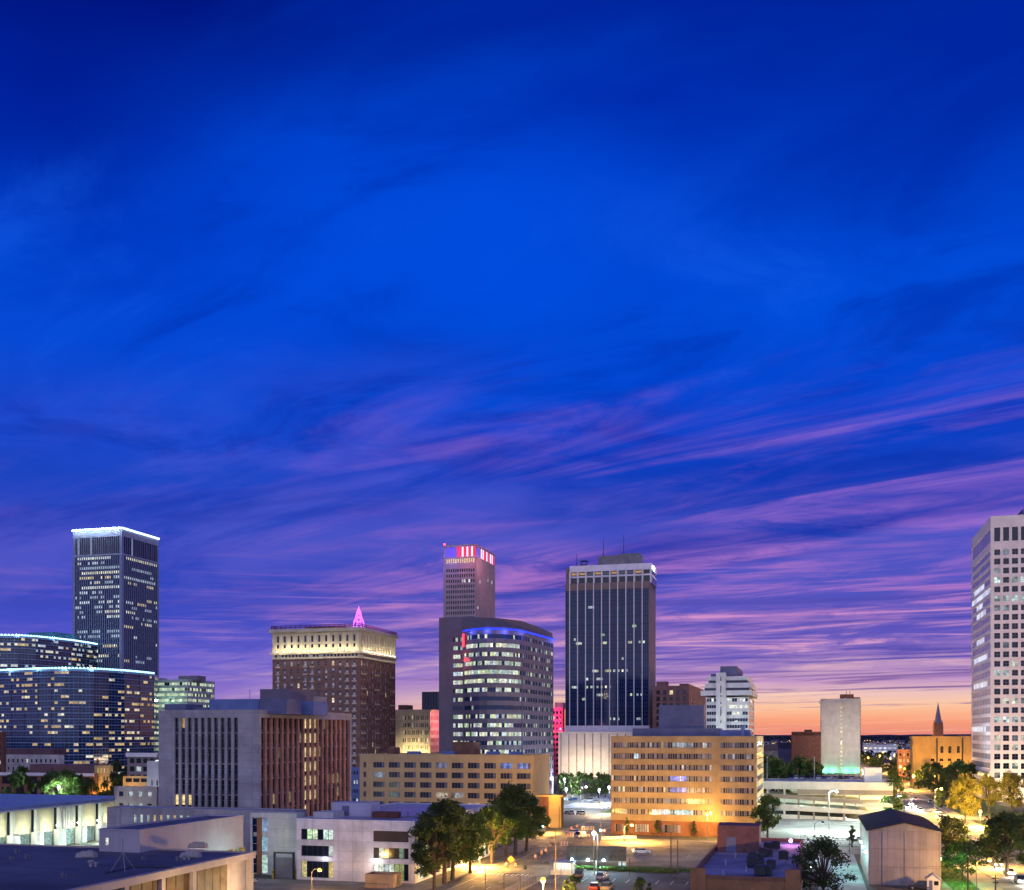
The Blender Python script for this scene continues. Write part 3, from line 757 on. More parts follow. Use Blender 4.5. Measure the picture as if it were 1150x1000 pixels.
b.boxpart('stair_shaft', 14*pm, 26.5*pm, -3.4, 3, 0, Y(755.5), wh)
mb = MB()
for i in range(20): z = Y(812)+i*(Y(760)-Y(812))/20; mb.box(19.6*pm, 20.9*pm, -3.46, -3.4, z, z+1.4, col=(.8,.75,.5) if R.random() < .5 else None)
mb.build('stair_window', pane, b.r)
b.boxpart('penthouse', 18*pm, 40*pm, 4, L1-2, Y(764), Y(747.5), slate_box); b.boxpart('penthouse', 6*pm, 14*pm, 4, L1-3, Y(764), Y(756), slate_box)
for q in range(3): lamp(b.r, (5+q*11, -14, TOP-14), 420, (.85,1,.9), .8)
b.done()

# --- pale deco block with green uplights, red brown block
D = 830; f = foot_e(922, 966, 969.5, D) if False else foot_w(921.5, 922, 966.5, D); TOP = zy(785, D)
db = mat('pale stucco',(.52,.50,.46),.85,.1,.2,.25)
b = Bld('deco_apartment_block', 'pale windowless-sided block with a central strip of lit stair windows and green uplights', f, TOP, [db, brick2], t=.4)
L = b.fr(0)[3]; L1 = 26; pm = L/44.5
s0 = (21.6*pm, 24.2*pm); rows = [(TOP-6.2-3.1*i-1.7, TOP-6.2-3.1*i) for i in range(16)][::-1]
comb(b, 0, rows, TOP, 0); b.piers(0, [s0], 0, TOP); b.pier(1, 0, b.fr(1)[3], 0, TOP, 0, 1); b.pier(3, 0, b.fr(3)[3], 0, TOP)
b.windows(0, rows, [s0], {(i,0): (.85,.85,.5) for i in range(16) if R.random() < .8}, 'each')
b.boxpart('ledge', 13*pm, 33*pm, -1.4, 0, TOP-4.6, TOP-2.4, db); b.boxpart('ledge', -1.6, 4, -1.2, 6, TOP-3.4, TOP-1.6, db)
b.boxpart('upper_block', .5, 20*pm, 5, 18, b.zr, zy(789,D), slate_box)
ub = b.boxpart('upper_block', 22*pm, 37*pm, 4, 18, b.zr, zy(780,D), brick2); b.boxpart('upper_block', 37*pm, L-.4, 2, 20, b.zr, zy(783.5,D), brick2)
mb = MB(); mb.box(26.2*pm, 28.4*pm, 3.96, 4, zy(787,D), zy(784.5,D), col=(1.,.9,.5)); mb.build('window', pane, b.r)
for a in (29,33): mb = MB(); mb.tube((a*pm,9,zy(780,D)),(a*pm,9,zy(776,D)),.2,n=5); mb.build('mast', dark_metal, b.r)
for x in (4.5,14,29,40): lamp(b.r, (x*pm, -1.6, 1.5), 420, (.05,1,.5), .3)
for q in range(3): lamp(b.r, (6+q*11, -26, 24), 1700, (1.,.93,.78), 1)
b.done()
D = 850; f = foot_w(889.5, 890, 921, D); TOP = zy(822, D)
b = Bld('brick_building', 'low dark red block with a few lit windows, left of the pale stucco block', f, TOP, [brick], t=.4)
L = b.fr(0)[3]; rows = [(TOP-3-3.7*i-1.9, TOP-3-3.7*i) for i in range(7)][::-1]; cols = even(2, L-1, 6, .3); comb(b, 0, rows, TOP); b.piers(0, cols, 0, TOP); b.pier(1,0,b.fr(1)[3],0,TOP); b.pier(3,0,b.fr(3)[3],0,TOP)
b.windows(0, rows, cols, {k: (1.4,1.2,.9) for k in ((5,3),(5,4),(4,1),(3,4),(2,2),(4,4),(1,4))}, 'each'); b.boxpart('roof_unit', 9, 15, 5, 10, b.zr, TOP+1.6, brick); b.done()

# --- big hall with arched windows, church steeple behind
D = 610; f = foot_w(1022, 1024.5, 1096, D); TOP = zy(827, D); yb = mat('buff brick',(.42,.25,.09),.85,.12,.15,.2)
b = Bld('brick_hall', 'large buff brick hall with three arched windows, lit orange, left of the white tower', f, TOP, [yb], t=.5)
L = b.fr(0)[3]; pm = L/71.5
for e in (1,2,3): b.pier(e, 0, b.fr(e)[3], 0, TOP-1.4)
zs, zt_ = zy(845.5,D), zy(838,D); a0 = [c*pm for c in (33.5,42.5,52)]; cols = [(x-1.3*pm*1.7/1.3, x+1.7*pm) for x in a0]
b.piers(0, cols, 0, TOP-1.4); b.band(0, zs, 0); b.band(zt_, TOP-1.4); b.band(TOP-1.4, TOP, .35); b.band(zy(833.5,D)-.4, zy(833.5,D), .15)
b.windows(0, [(zs, zt_)], cols, {}, 'each', 3, 3, mt=pane_dark, frame=dark_metal)
ar = MB()
for q0, q1 in cols:                                   # arch heads: wall fillets over the openings
    c, r = (q0+q1)/2, (q1-q0)/2
    for i in range(8):
        t0, t1 = math.pi*i/8, math.pi*(i+1)/8; p = [(c-r*math.cos(t), zt_-r+r*math.sin(t)) for t in (t0, t1)]
        ar.poly([b.pt(0,p[0][0],-.05,p[0][1]), b.pt(0,p[1][0],-.05,p[1][1]), b.pt(0,p[1][0],-.05,zt_+.01), b.pt(0,p[0][0],-.05,zt_+.01)])
ar.build('arch_surround', yb, b.r)
for x in (28,56.5): b.boxpart('downpipe', x*pm-.35, x*pm+.35, -.5, 0, 2, zy(829,D), dark_metal)
rows2 = [(zy(855,D), zy(852,D)), (zy(861.5,D), zy(859,D))]
for z in rows2:
    for x in (33,42,52,23):
        mb = MB(); b.panes(mb, 0, x*pm-.9, x*pm+.9, *z, 2, 1, .05, .03); mb.build('window', pane_dark, b.r)
for x in (5,23,40,58): lamp(b.r, (x*pm, -14, 7), 2300, (1,.62,.15), .5)
b.done()
D = 820; e, n = gd(1053.5, D)
r = root('church_steeple', 'slim dark pointed church spire silhouetted on the sunset, above the brick hall', 'steeple', e, n)
mb = MB(); mb.box(-3.4,3.4,-3.4,3.4,0,zy(817,D)); mb.build('tower', brick2, r)
mb = MB(); mb.box(-2.9,2.9,-2.9,2.9,zy(817,D),zy(812,D)); mb.build('belfry', brick2, r)
for sx in (-1,1):
    for sy in (-1,1): mb = MB(); mb.tube((sx*2.9,sy*2.9,zy(817,D)),(sx*2.9,sy*2.9,zy(809,D)),.6,.05,n=5); mb.build('pinnacle', brick2, r)
mb = MB(); mb.tube((0,0,zy(812,D)),(0,0,zy(789,D)),2.7,.06,n=8); mb.build('spire', slate_box, r)
mb = MB(); mb.box(-12,12,4,44,0,20); mb.poly([(-12,3.9,20),(12,3.9,20),(0,3.9,29)]); mb.poly([(-12.5,3.8,20),(0,3.8,29.3),(0,44,29.3),(-12.5,44,20)]); mb.poly([(0,3.8,29.3),(12.5,3.8,20),(12.5,44,20),(0,44,29.3)]); mb.build('nave', brick2, r)

# --- white grid tower at right edge
D = 475; f = foot_w(1091, 1112.5, 1190, D); TOP = zy(580, D); wg = mat('pink white precast',(.82,.74,.71),.7,.08,.15,.12)
b = Bld('white_grid_tower', 'tall white precast tower with a grid of square windows at the right edge', f, TOP, [wg, mat('grey violet panel',(.36,.36,.46),.5,.08)], t=.6, parapet=1.2)
L, L3 = b.fr(0)[3], b.fr(3)[3]; ppm = D/FP
fh = 10.42*ppm; z_top = zy(617.5, D)
rows = [(z_top-fh*i-fh*.62, z_top-fh*i) for i in range(28) if z_top-fh*(i+1) > 1][::-1]; hi_ = (zy(608.5,D), zy(593,D)); nr = len(rows)
comb(b, 0, rows+[hi_], TOP, 0)
x0 = 1.3; bw = 8.75*ppm*1.045; ncol = int((L-2)/bw); cols = [(x0+bw*i+.2, x0+bw*i+.2+bw*.68) for i in range(ncol)]
b.piers(0, cols, 0, TOP-1); b.pier(1, 0, b.fr(1)[3], 0, TOP-1); b.pier(2,0,b.fr(2)[3],0,TOP-1)
lt = lights_random(nr, ncol, .14, [(.45,.5,.42),(.9,.95,.75),(.25,.3,.35)])
for r_ in (nr-4, nr-6, nr-19, nr-14):
    for q in range(ncol):
        if R.random() < .75: lt[(r_,q)] = vs((.75,1.,.95), .4,1.1)
b.windows(0, rows, cols, lt, 'each', mt=pane_dark, sub=(.2,1.3), nx=2, ny=2, gap=.06)
b.windows(0, [hi_], cols, {}, 'each', mt=pane_dark, name='crown_opening')
c3 = even(1.0, L3-1.0, 12, .93); b.piers(3, [(c3[0][0], c3[-1][1])], 0, TOP-1, 0, 0)
lt = {}
for i in range(nr):
    if i in (nr-4,nr-5,nr-6,nr-7,nr-10,nr-12,nr-15,nr-20):
        for q in range(R.randint(0,3), R.randint(6,12)): lt[(i,q)] = vs((.85,.95,1), .5,1.)
b.windows(3, rows, c3, lt, 'band', mt=glass('silver glass', dark=(.34,.36,.44), blind=(.46,.47,.56), pb=.4, rough=.2), name='window_ribbon')
b.windows(3, [hi_], c3, {}, 'band', mt=glass('silver glass'), name='crown_opening')
b.boxpart('penthouse', 14, L-3, 6, L3-6, b.zr, TOP+3.5, slate_box); mb = MB(); mb.tube((15.5,8,TOP),(15.5,8,TOP+9),.14,.05,n=5); mb.build('mast', dark_metal, b.r)
for q in range(5): lamp(b.r, (3+q*6, -14, 8), 1100, (1,.66,.3), .6)
lamp(b.r, (-12, 10, 30), 1500, (.8,.85,1), 1)
b.done()
# ================================================================== middle distance
# --- concrete tower with brick fins
D = 250; f = foot_e(178, 290, 394, D); TOP = zy(797, D)
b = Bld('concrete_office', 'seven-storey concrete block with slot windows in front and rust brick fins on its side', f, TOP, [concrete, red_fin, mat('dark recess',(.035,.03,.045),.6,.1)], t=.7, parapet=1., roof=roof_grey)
L, L1 = b.fr(0)[3], b.fr(1)[3]; pm = L/112; z1 = zy(806, D); fh = 3.68
rows = [(z1-fh*(i+1)+1.25, z1-fh*i) for i in range(9)][::-1]; rows = [(max(.4,a),c) for a, c in rows if c > 2]; nr = len(rows)
b.band(z1, TOP, 0, 0)
cols = even(17.0*pm, 91*pm, 10, .60); b.piers(0, cols, 0, z1, 0, 0)
b.windows(0, rows, cols, {**{(r,c): (1.15,.85,.35) for r, c in ((3,0),(3,1),(3,2))}, **{(2,c): (.25,.4,.45) for c in range(10) if R.random() < .6}, (nr-1,1): (.5,.3,.08)}, 'each', mt=pane_dark, name='slot_window', d=-.55, nx=1, ny=2, gap=.08)
for c in cols:
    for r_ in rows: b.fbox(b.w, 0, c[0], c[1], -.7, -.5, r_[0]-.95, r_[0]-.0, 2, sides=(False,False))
c1 = even(1.0, L1-1.0, 18, .62); b.piers(1, c1, 0, z1, 0, 1)
b.fbox(b.w, 1, 0, 1.0, 0, .25, 0, z1, 0); b.fbox(b.w, 1, L1-1.0, L1, 0, .25, 0, z1, 0); b.fbox(b.w, 1, 0, L1, 0, .25, z1, TOP, 0)
lt = {}
for r_, cs in ((nr-1,(8,9,10,12)),(nr-2,(7,8,9,10)),(nr-3,(3,8,9,10,11)),(nr-4,(8,9,10)),(nr-5,(8,9,10,13,14,15)),(nr-6,(2,5,8,9,10,15)),(nr-7,(2,8))):
    for c in cs: k = R.uniform(.55,1.) if 7 < c < 11 else R.uniform(.1,.4); lt[(r_,c)] = tuple(v*k for v in (1.1,.95,.5))
b.windows(1, rows, c1, lt, 'each', mt=pane_dark, name='slot_window', d=-.55, gap=.06)
for c in c1:
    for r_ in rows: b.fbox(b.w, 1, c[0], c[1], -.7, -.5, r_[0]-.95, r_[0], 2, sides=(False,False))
bp = b.boxpart
def pxbox(name, xl, xr, yt, dep0, dep, m):            # roof block by its photo extent
    nn_ = b.o[1]+dep0; bp(name, ep(xl, nn_)-b.o[0], ep(xr, nn_)-b.o[0], dep0, dep0+dep, b.zr, zy(yt, D+dep0), m)
pxbox('roof_block', 292, 326, 774, 12, 14, purple_stone); pxbox('roof_block', 235, 291, 785, 6, 10, blue_box); pxbox('roof_block', 291.5, 322, 785, 4, 7.5, slate_box)
pxbox('roof_block', 185, 208, 790, 5, 8, slate_box); pxbox('roof_block', 216, 234, 794, 8, 6, slate_box); pxbox('roof_block', 330, 352, 788, 14, 8, blue_box); pxbox('roof_block', 330, 352, 782, 24, 8, concrete)
mb = MB(); mb.tube((20,8,b.zr),(20,8,TOP+5),.06,n=5); mb.build('mast', dark_metal, b.r)
b.done()

# --- ochre six storey warehouse-office
D = 356; f = foot_e(404, 600, 617, D); TOP = zy(848, D)
b = Bld('ochre_office', 'long ochre brick office with rows of wide four-pane windows, behind the street trees', f, TOP, [ochre], t=.35, roof=roof_dark)
L, L1 = b.fr(0)[3], b.fr(1)[3]; ppm = L/196.; fh = 11.45*D/FP
rows = [(zy(857.3,D)-fh*i-1.95, zy(857.3,D)-fh*i) for i in range(6)][::-1]
wide = [((8.7+6.5+6+17.95*i)*ppm, (8.7+6.5+6+17.95*i+13.2)*ppm) for i in range(10)]
wide = [(a-5.5*ppm, c-5.5*ppm) for a, c in wide]; ends = [(4.2*ppm, 7.6*ppm), (L-8*ppm, L-4*ppm)]
cols = [ends[0]] + wide + [ends[1]]
comb(b, 0, rows, TOP-.5); b.band(TOP-.5, TOP, .12); b.piers(0, cols, 0, TOP-.5)
fm = mat('grey window frame',(.2,.18,.22),.6,.1)
lt = {(1,7): (1.3,.95,.6), (1,8): (.8,.6,.4), (2,5): (.6,.5,.35), (2,6): (.4,.4,.4), (5,9): (.2,.3,.8), (5,10): (.3,.4,.95), (4,1): (.3,.35,.4), (5,5): (.2,.2,.3)}
b.windows(0, rows, cols, lt, 'each', 4, 1, mt=glass('office glass', dark=(.03,.035,.05), blind=(.42,.45,.55), pb=.38), frame=fm, sub=(.3,1.3))
c1 = []
b.pier(1, 0, L1, 0, TOP-.5)
for xx in (50,90,140,165):
    bp = b.boxpart('roof_vent', xx*ppm, (xx+14)*ppm, 4, 6, b.zr, TOP+1.0, blue_box)
b.boxpart('penthouse', 96*ppm, 120*ppm, 10, 18, b.zr, TOP+4.2, brick2); b.boxpart('penthouse', 24*ppm, 32*ppm, 6, 12, b.zr, TOP+2.2, brick2)
b.done()
D = 343; f = foot_e(606, 630, 633, D); TOP = zy(893, D)
b = Bld('annex', 'small buff annex with overhanging flat roof at the corner right of the ochre office', f, TOP, [tan, brick], t=.35, parapet=.3)
L, L1 = b.fr(0)[3], b.fr(1)[3]; b.piers(0, [(2.,3.4)], 0, TOP-.6); b.pier(1, 0, L1, 0, TOP-.6); b.band(TOP-.6, TOP, .9); b.fbox(b.w, 0, 0, 3, 0, .1, 0, TOP-.6, 1)
b.windows(0, [(.3,2.6)], [(2.,3.4)], {(0,0):(1.,.8,.4)}, 'each', name='door'); lamp(b.r, (L-2, -3, TOP-1.2), 320, sodium_c, .2); b.done()

# --- tan eight storey office
D = 309; f = foot_e(686, 850, 857.5, D); TOP = zy(827, D)
b = Bld('tan_office', 'eight-storey tan brick office with seven continuous window ribbons over a brick ground floor', f, TOP, [tan, mat('ground floor brick',(.26,.11,.05),.85,.2,.4), mat('cream end wall',(.56,.44,.27),.85,.1,.2,.2)], t=.4, roof=roof_dark)
L, L1 = b.fr(0)[3], b.fr(1)[3]; ppm = L/164; fh = 12.85*D/FP
zc = [zy(837.2,D)-fh*i for i in range(7)][::-1]; rows = [(z-.82, z+.82) for z in zc]
z_g = zy(924.5, D)
comb(b, z_g, rows, TOP, 0, 0); b.band(0, z_g, -.12, 1)
A, B_ = (.6*ppm, 114.6*ppm), (124.4*ppm, 160.5*ppm)
b.piers(0, [A, B_], z_g, TOP-1, 0, 0); b.fbox(b.w, 0, 119.3*ppm, 120.2*ppm, 0, .12, zy(918,D), TOP-.05, 0)
ba = even(*A, 44, .96); bb = even(*B_, 14, .96)
lt = {}
for r_ in range(7):
    for c in range(58):
        if R.random() < (.10 if c < 44 else .05): lt[(r_,c)] = vs(R.choice(COOL+WARM[:1]), .2,.7)
for c in range(26,33):
    lt[(3,c)] = (.35,.4,1.3); lt[(2,c)] = (.2,.22,.7)
lt[(3,30)] = (1.2,1.2,1.8)
for c in range(18,26): lt[(0,c)] = (.55,.75,.9)
for c in range(28,36): lt[(6,c)] = vs((.6,.8,.95), .2,.8); lt[(0,c)] = (.15,.5,.55)
lt[(5,11)] = (.7,1.,1.1); lt[(5,10)] = (.6,.95,1.); lt[(2,3)] = (.6,.95,.6); lt[(2,5)] = (.9,.9,.5)
gt = glass('ribbon glass', dark=(.03,.035,.06), blind=(.36,.35,.40), pb=.5)
b.windows(0, rows, ba, {k: v for k, v in lt.items() if k[1] < 44}, 'band', mt=gt, name='window_ribbon', gap=.16)
b.windows(0, rows, bb, {(r_,c-44): v for (r_,c), v in lt.items() if c >= 44}, 'band', mt=gt, name='window_ribbon', gap=.16)
c1 = even(2.5, L1-3, 7, .8); b.piers(1, [(c1[0][0], c1[-1][1])], z_g, TOP-1, 0, 2); b.windows(1, rows, c1, {}, 'band', mt=gt, name='window_ribbon', gap=.2)
g0, g1 = 122*ppm, 138*ppm
mb = MB(); b.fbox(mb, 0, g0, g1, -.1, .05, .05, 3.0); mb.build('garage_door', white_paint, b.r)
for a, c in ((4,15),(28,44),(58,80)):
    mb = MB(); b.panes(mb, 0, a*ppm, c*ppm, .9, 3.3, 6, 1, .15, -.08, (.35,.28,.16) if a == 28 else None); o = mb.build('shop_window', pane_blinds, b.r)
b.boxpart('penthouse', 22*ppm, 122*ppm, 5, 14, b.zr, zy(818,D+5), slate_box); b.boxpart('penthouse', 122.3*ppm, 156*ppm, 5, 13, b.zr, zy(820,D+5), blue_box)
b.boxpart('lift_housing', 51*ppm, 103*ppm, 8, 15.5, b.zr, zy(791.5,D+8), slate_box); b.boxpart('roof_unit', 146*ppm, 150*ppm, 3, 4.6, b.zr, zy(815.5,D+3), blue_box)
b.done()

# --- white three storey office by the street
D = 214; f = foot_e(333, 466, 553, D); f = [(f[0][0], f[0][1]), (f[1][0], f[1][1]), (f[2][0], f[2][1]), (f[3][0], f[3][1])]; TOP = zy(922.5, D)
wc = mat('weathered white concrete',(.73,.70,.72),.85,.18,.2,.5, joints=(4.2,2.05))
b = Bld('white_office', 'three-storey white concrete office with a violet flat roof, beside the street trees', f, TOP, [wc, mat('dark brown infill',(.07,.045,.04),.7,.2)], t=.6, parapet=.25, roof=roof_mem)
L, L1 = b.fr(0)[3], b.fr(1)[3]; ppm = L/133
rows = [(.5, 3.9), (4.9, 7.1), (8.3, 10.5)]
Lc = [even(5*ppm, 42*ppm, 6, 1.)[i] for i in range(6)]; Rc = even(87*ppm, 126*ppm, 7, 1.)
comb(b, 0, rows, TOP); b.piers(0, [(5*ppm,42*ppm),(87*ppm,126*ppm)], 0, TOP-.3)
lt = {(2,1): (.7,1.,.55), (2,2): (.9,1.1,.75), (2,4): (.85,1.1,.95), (2,5): (.9,1.1,1.), (1,5): (.6,.65,.6), (0,0): (.7,.6,.25), (0,5): (.8,.6,.2)}
lr = {(1,1): (1.,1.1,.95), (1,2): (.3,.35,.25), (0,0): (1.1,1.2,1.1), (0,1): (1.1,1.15,1.), (0,2): (.5,.6,.6), (0,3): (1.,1.1,.95), (0,4): (.35,.4,.15), (0,5): (.3,.35,.15), (1,5): (.2,.3,.2)}
fm2 = dark_metal
b.windows(0, rows, Lc, lt, 'each', 1, 1, mt=pane, frame=fm2, d=-.45); b.windows(0, rows, Rc, lr, 'each', 1, 1, mt=pane, frame=fm2, d=-.45)
lx = MB(); b.fbox(lx, 0, 87*ppm, 126*ppm, -.5, -.35, 8.3, 10.5); lx.build('louvre_panel', mat('dark brown infill'  ,(.07,.045,.04)), b.r)
ce = even(1.5, L1-1.5, 7, .84); b.piers(1, ce, 0, TOP-.3)
b.windows(1, rows, [q for c in ce for q in even(*c, 3, 1.)], lights_random(3, 21, .35, [(.7,.9,.5),(.9,1.,.7)]), 'each', mt=pane, d=-.45)
bx = b.boxpart
zr = b.zr
bx('roof_house', 2.2, 11.5, 12, 17, zr, zr+2.9, mat('lilac render',(.45,.43,.55),.7,.1)); bx('roof_house', -.0+.8, 5.5, 6, 11.5, zr, zr+1.2, concrete_pale)
bx('roof_unit', 13, 18.6, 9, 11.5, zr, zr+1.25, brick); bx('roof_unit', 21, 21.7, 14, 14.7, zr, zr+.8, gunmetal); bx('roof_door', 4.8, 6.4, 11.9, 12, zr+.1, zr+2.2, slate_box)
for k in range(9):
    x, y = R.uniform(3,L-2), R.uniform(3,24); m = MB()
    if k % 3 == 0: m.box(x-.5,x+.5,y-.4,y+.4,zr,zr+.55)
    else: m.tube((x,y,zr),(x,y,zr+.7),.1,n=7); m.tube((x,y,zr+.7),(x,y,zr+.85),.2,.06,n=7)
    m.build('roof_vent', gunmetal, b.r)
m = MB(); m.tube((18.8,10,zr+.2),(L-1,13,zr+.2),.12,n=6); m.build('roof_duct', gunmetal, b.r)
lamp(b.r, (92*ppm, -1.2, 4.4), 45, (.9,1,1), .15); lamp(b.r, (33*ppm, -1.2, 4.4), 30, (.8,.9,1), .15)
b.done()

# --- grey podium wing with the small lit windows
D = 236; f = foot_e(120, 331, 345, D); TOP = zy(911, D)
b = Bld('podium_wing', 'low grey wing with a row of small lit windows, under the concrete block', f, TOP, [concrete], t=.4, parapet=.15, roof=mat('bluish roof',(.3,.36,.5),.5,.15))
L = b.fr(0)[3]; ppm = L/211
rows = [(1.2,3.), (5.,6.8), (zy(924,D)-.9, zy(924,D)+1.0)]; cols = [((31+7.6*i)*ppm, (31+7.6*i+3.4)*ppm) for i in range(15)]
comb(b, 0, rows, TOP); b.piers(0, cols, 0, TOP-.2); b.pier(1, 0, b.fr(1)[3], 0, TOP-.2)
b.windows(0, rows, cols, {(2,i): vs(((.9,.7,.35) if i in (3,4,6) else (.7,.85,.8)), .6,1.) for i in range(15) if i != 9}, 'each', nx=2); b.done()

# --- long bar wing with a glowing colonnade, and the block at its end
e0, n0 = gd(157, 163.7); e1, n1 = gd(113, 166); L1 = 31.
b = Bld('bar_wing', 'long grey-lilac wing, blank fascia over a lit gold-finned arcade, behind the black roof', [(e1,n0),(e0,n0),(e0,n0+L1),(e1,n0+L1)], 15.4, [mat('lilac stucco',(.4,.37,.42),.85,.1,.1,.25), mat('gold fin',(.42,.26,.07),.7,.15)], t=.5, parapet=.25, roof=roof_dark)
L = b.fr(0)[3]; zf = 9.6; fins = even(1, L1-.5, 9, .72)
b.band(zf, 15.2); b.band(15.2, 15.4, .1); b.pier(0, 0, L, 0, zf); b.pier(3, 0, L1, 0, zf); b.piers(1, fins, 0, zf, .35, 1); b.band(0, .5)
b.windows(1, [(.5, 4.6), (5.2, zf)], fins, lights_random(2, 9, .65, [(.55,.62,.3),(.5,.7,.55)]), 'each', mt=pane, nx=2, d=-.4)
mb = MB(); b.panes(mb, 0, 1.2, 1.7, 12.9, 14., 1, 1, 0, .03, (.9,.9,.8)); mb.build('window', pane, b.r)
lamp(b.r, (L+4.5, 22, 8.5), 200, (.5,1,.85), .3); lamp(b.r, (L+4, 27, 7), 120, (.6,1,.8), .3)
b.done()
D = 226; f = foot_e(281, 333, 342, D); TOP = zy(914, D)
b = Bld('concrete_wing', 'streaked concrete block with dark glazed slot and brown column, left of the white office', f, TOP, [concrete_pale, mat('brown column',(.28,.13,.06),.8,.15)], t=.5, parapet=.2, roof=mat('bluish roof',(.3,.36,.5)))
L, L1 = b.fr(0)[3], b.fr(1)[3]; sl = (.3, L*.38)
b.piers(0, [sl], 0, TOP-1.); b.band(TOP-1., TOP); b.pier(1, 0, L1, 0, TOP-1); b.pier(3, 0, L1, 0, TOP-1)
b.fbox(b.w, 0, L*.14, L*.14+1., -.5, -.1, 0, TOP-1, 1)
b.windows(0, [(.3,4.2),(5,8.2),(9,TOP-1.2)], [(.35, L*.14), (L*.14+1., L*.38-.05)], {(0,1):(.5,.7,.6),(1,1):(.3,.5,.6),(2,1):(.3,.4,.6)}, 'each', 1, 2, mt=pane_navy, d=-.42)
lamp(b.r, (L*.72, -6, 7.5), 110, (.75,1,.7), .3); b.done()

# --- black roofed hall in the foreground
ee, nn = gp(282.5, 957, 12); L1 = 66; Wf = 84
b = Bld('flat_roofed_hall', 'dark flat-roofed hall with cream fascia and brown panels between posts, nearest at lower left', [(ee-Wf, nn-L1), (ee, nn-L1), (ee, nn), (ee-Wf, nn)], 12, [mat('cream fascia',(.55,.42,.33),.75,.12,.3,.2), mat('brown timber panel',(.19,.11,.045),.6,.3,.5,.5)], t=.6, parapet=.12, roof=roof_dark)
b.band(11.05, 12, .45); 
posts = [L1-.45, L1-16.2, L1-23.6, L1-31.5, L1-39, L1-47, L1-55]
for q in posts: b.fbox(b.w, 1, q-.42, q+.42, -.5, .35, 0, 11.05, 0)
segs = sorted(posts)
for a, c in zip(segs, segs[1:]):
    last = c > L1-1
    p0, p1 = a+.45, (c-.45 if not last else c-6.2)
    nb = max(2, int((p1-p0)/1.0))
    pn = MB()
    for k in range(nb): q0 = p0+(p1-p0)*k/nb; b.fbox(pn, 1, q0+.02, q0+(p1-p0)/nb-.02, -.4, -.25+.05*(k % 2), 0, 11.0)
    pn.build('timber_panel', mat('brown timber panel',(.19,.11,.045)), b.r)
b.pier(0, 0, Wf, 0, 11.05); b.pier(3, 0, L1, 0, 11.05); b.pier(2, 0, Wf, 0, 11.05)
zr = b.zr
def onroof(px, py, name, mk):
    e, n = gp(px, py, zr); o = mk(name); o.parent = b.r; o.location = (e-b.o[0], n-b.o[1], zr); return o
def hood(name, s=1.):
    m = MB(); m.tube((0,0,0),(0,0,.8*s),.35*s,n=10); m.ball((0,0,1.0*s),.62*s,12,6,.55); m.tube((.9*s,.2,0),(.9*s,.2,.55*s),.25*s,n=10); m.ball((.9*s,.2,.7*s),.45*s,10,6,.6); return m.build(name, concrete if s > .6 else gunmetal, None)
def skyl(name):
    m = MB(); m.hexa([(-1.6,-.6,0),(1.6,-.6,0),(1.6,.6,0),(-1.6,.6,0),(-1.3,-.4,.7),(1.5,-.5,.7),(1.5,.5,.7),(-1.3,.4,.7)]); m.box(-.3,1.8,-.9,-.6,.2,1.); return m.build(name, concrete, None)
onroof(101,962,'roof_vent', lambda n: hood(n, .75)); onroof(97,963,'skylight', skyl); onroof(102,973.5,'roof_vent', lambda n: hood(n, .7)); onroof(207,966,'roof_vent', lambda n: hood(n,.65)); onroof(214,963,'skylight', skyl); onroof(199,967,'roof_vent', lambda n: hood(n,.5))
onroof(222,952,'skylight', skyl); onroof(18,958,'roof_vent', lambda n: hood(n,.5)); onroof(29,964,'roof_vent', lambda n: hood(n,.5)); onroof(12,966,'roof_vent', lambda n: hood(n,.4)); onroof(70,985,'roof_vent', lambda n: hood(n,.4)); onroof(160,966,'roof_vent', lambda n: hood(n,.4))
def pyr(name):
    m = MB()
    for a, c in ((-1,-1),(1,-1),(1,1),(-1,1)): m.tube((a*1.1,c*1.1,0),(0,0,2.4),.07,n=5)
    m.tube((0,0,2.3),(0,0,4.4),.05,n=5); return m.build(name, gunmetal, None)
onroof(138,978,'antenna_base', pyr)
m = MB(); p0 = gp(118,982,zr); p1 = gp(150,974.5,zr); p2 = gp(196,975,zr)
for a, c in ((p0,p1),(p1,p2)): m.tube((a[0]-b.o[0],a[1]-b.o[1],zr+.12),(c[0]-b.o[0],c[1]-b.o[1],zr+.12),.09,n=5)
m.build('conduit', dark_metal, b.r)
lamp(b.r, (Wf+5, L1-22, 6.5), 420, (1,.75,.35), .3); lamp(b.r, (Wf+4, L1-6, 7), 420, (1,.8,.5), .3)
b.done()

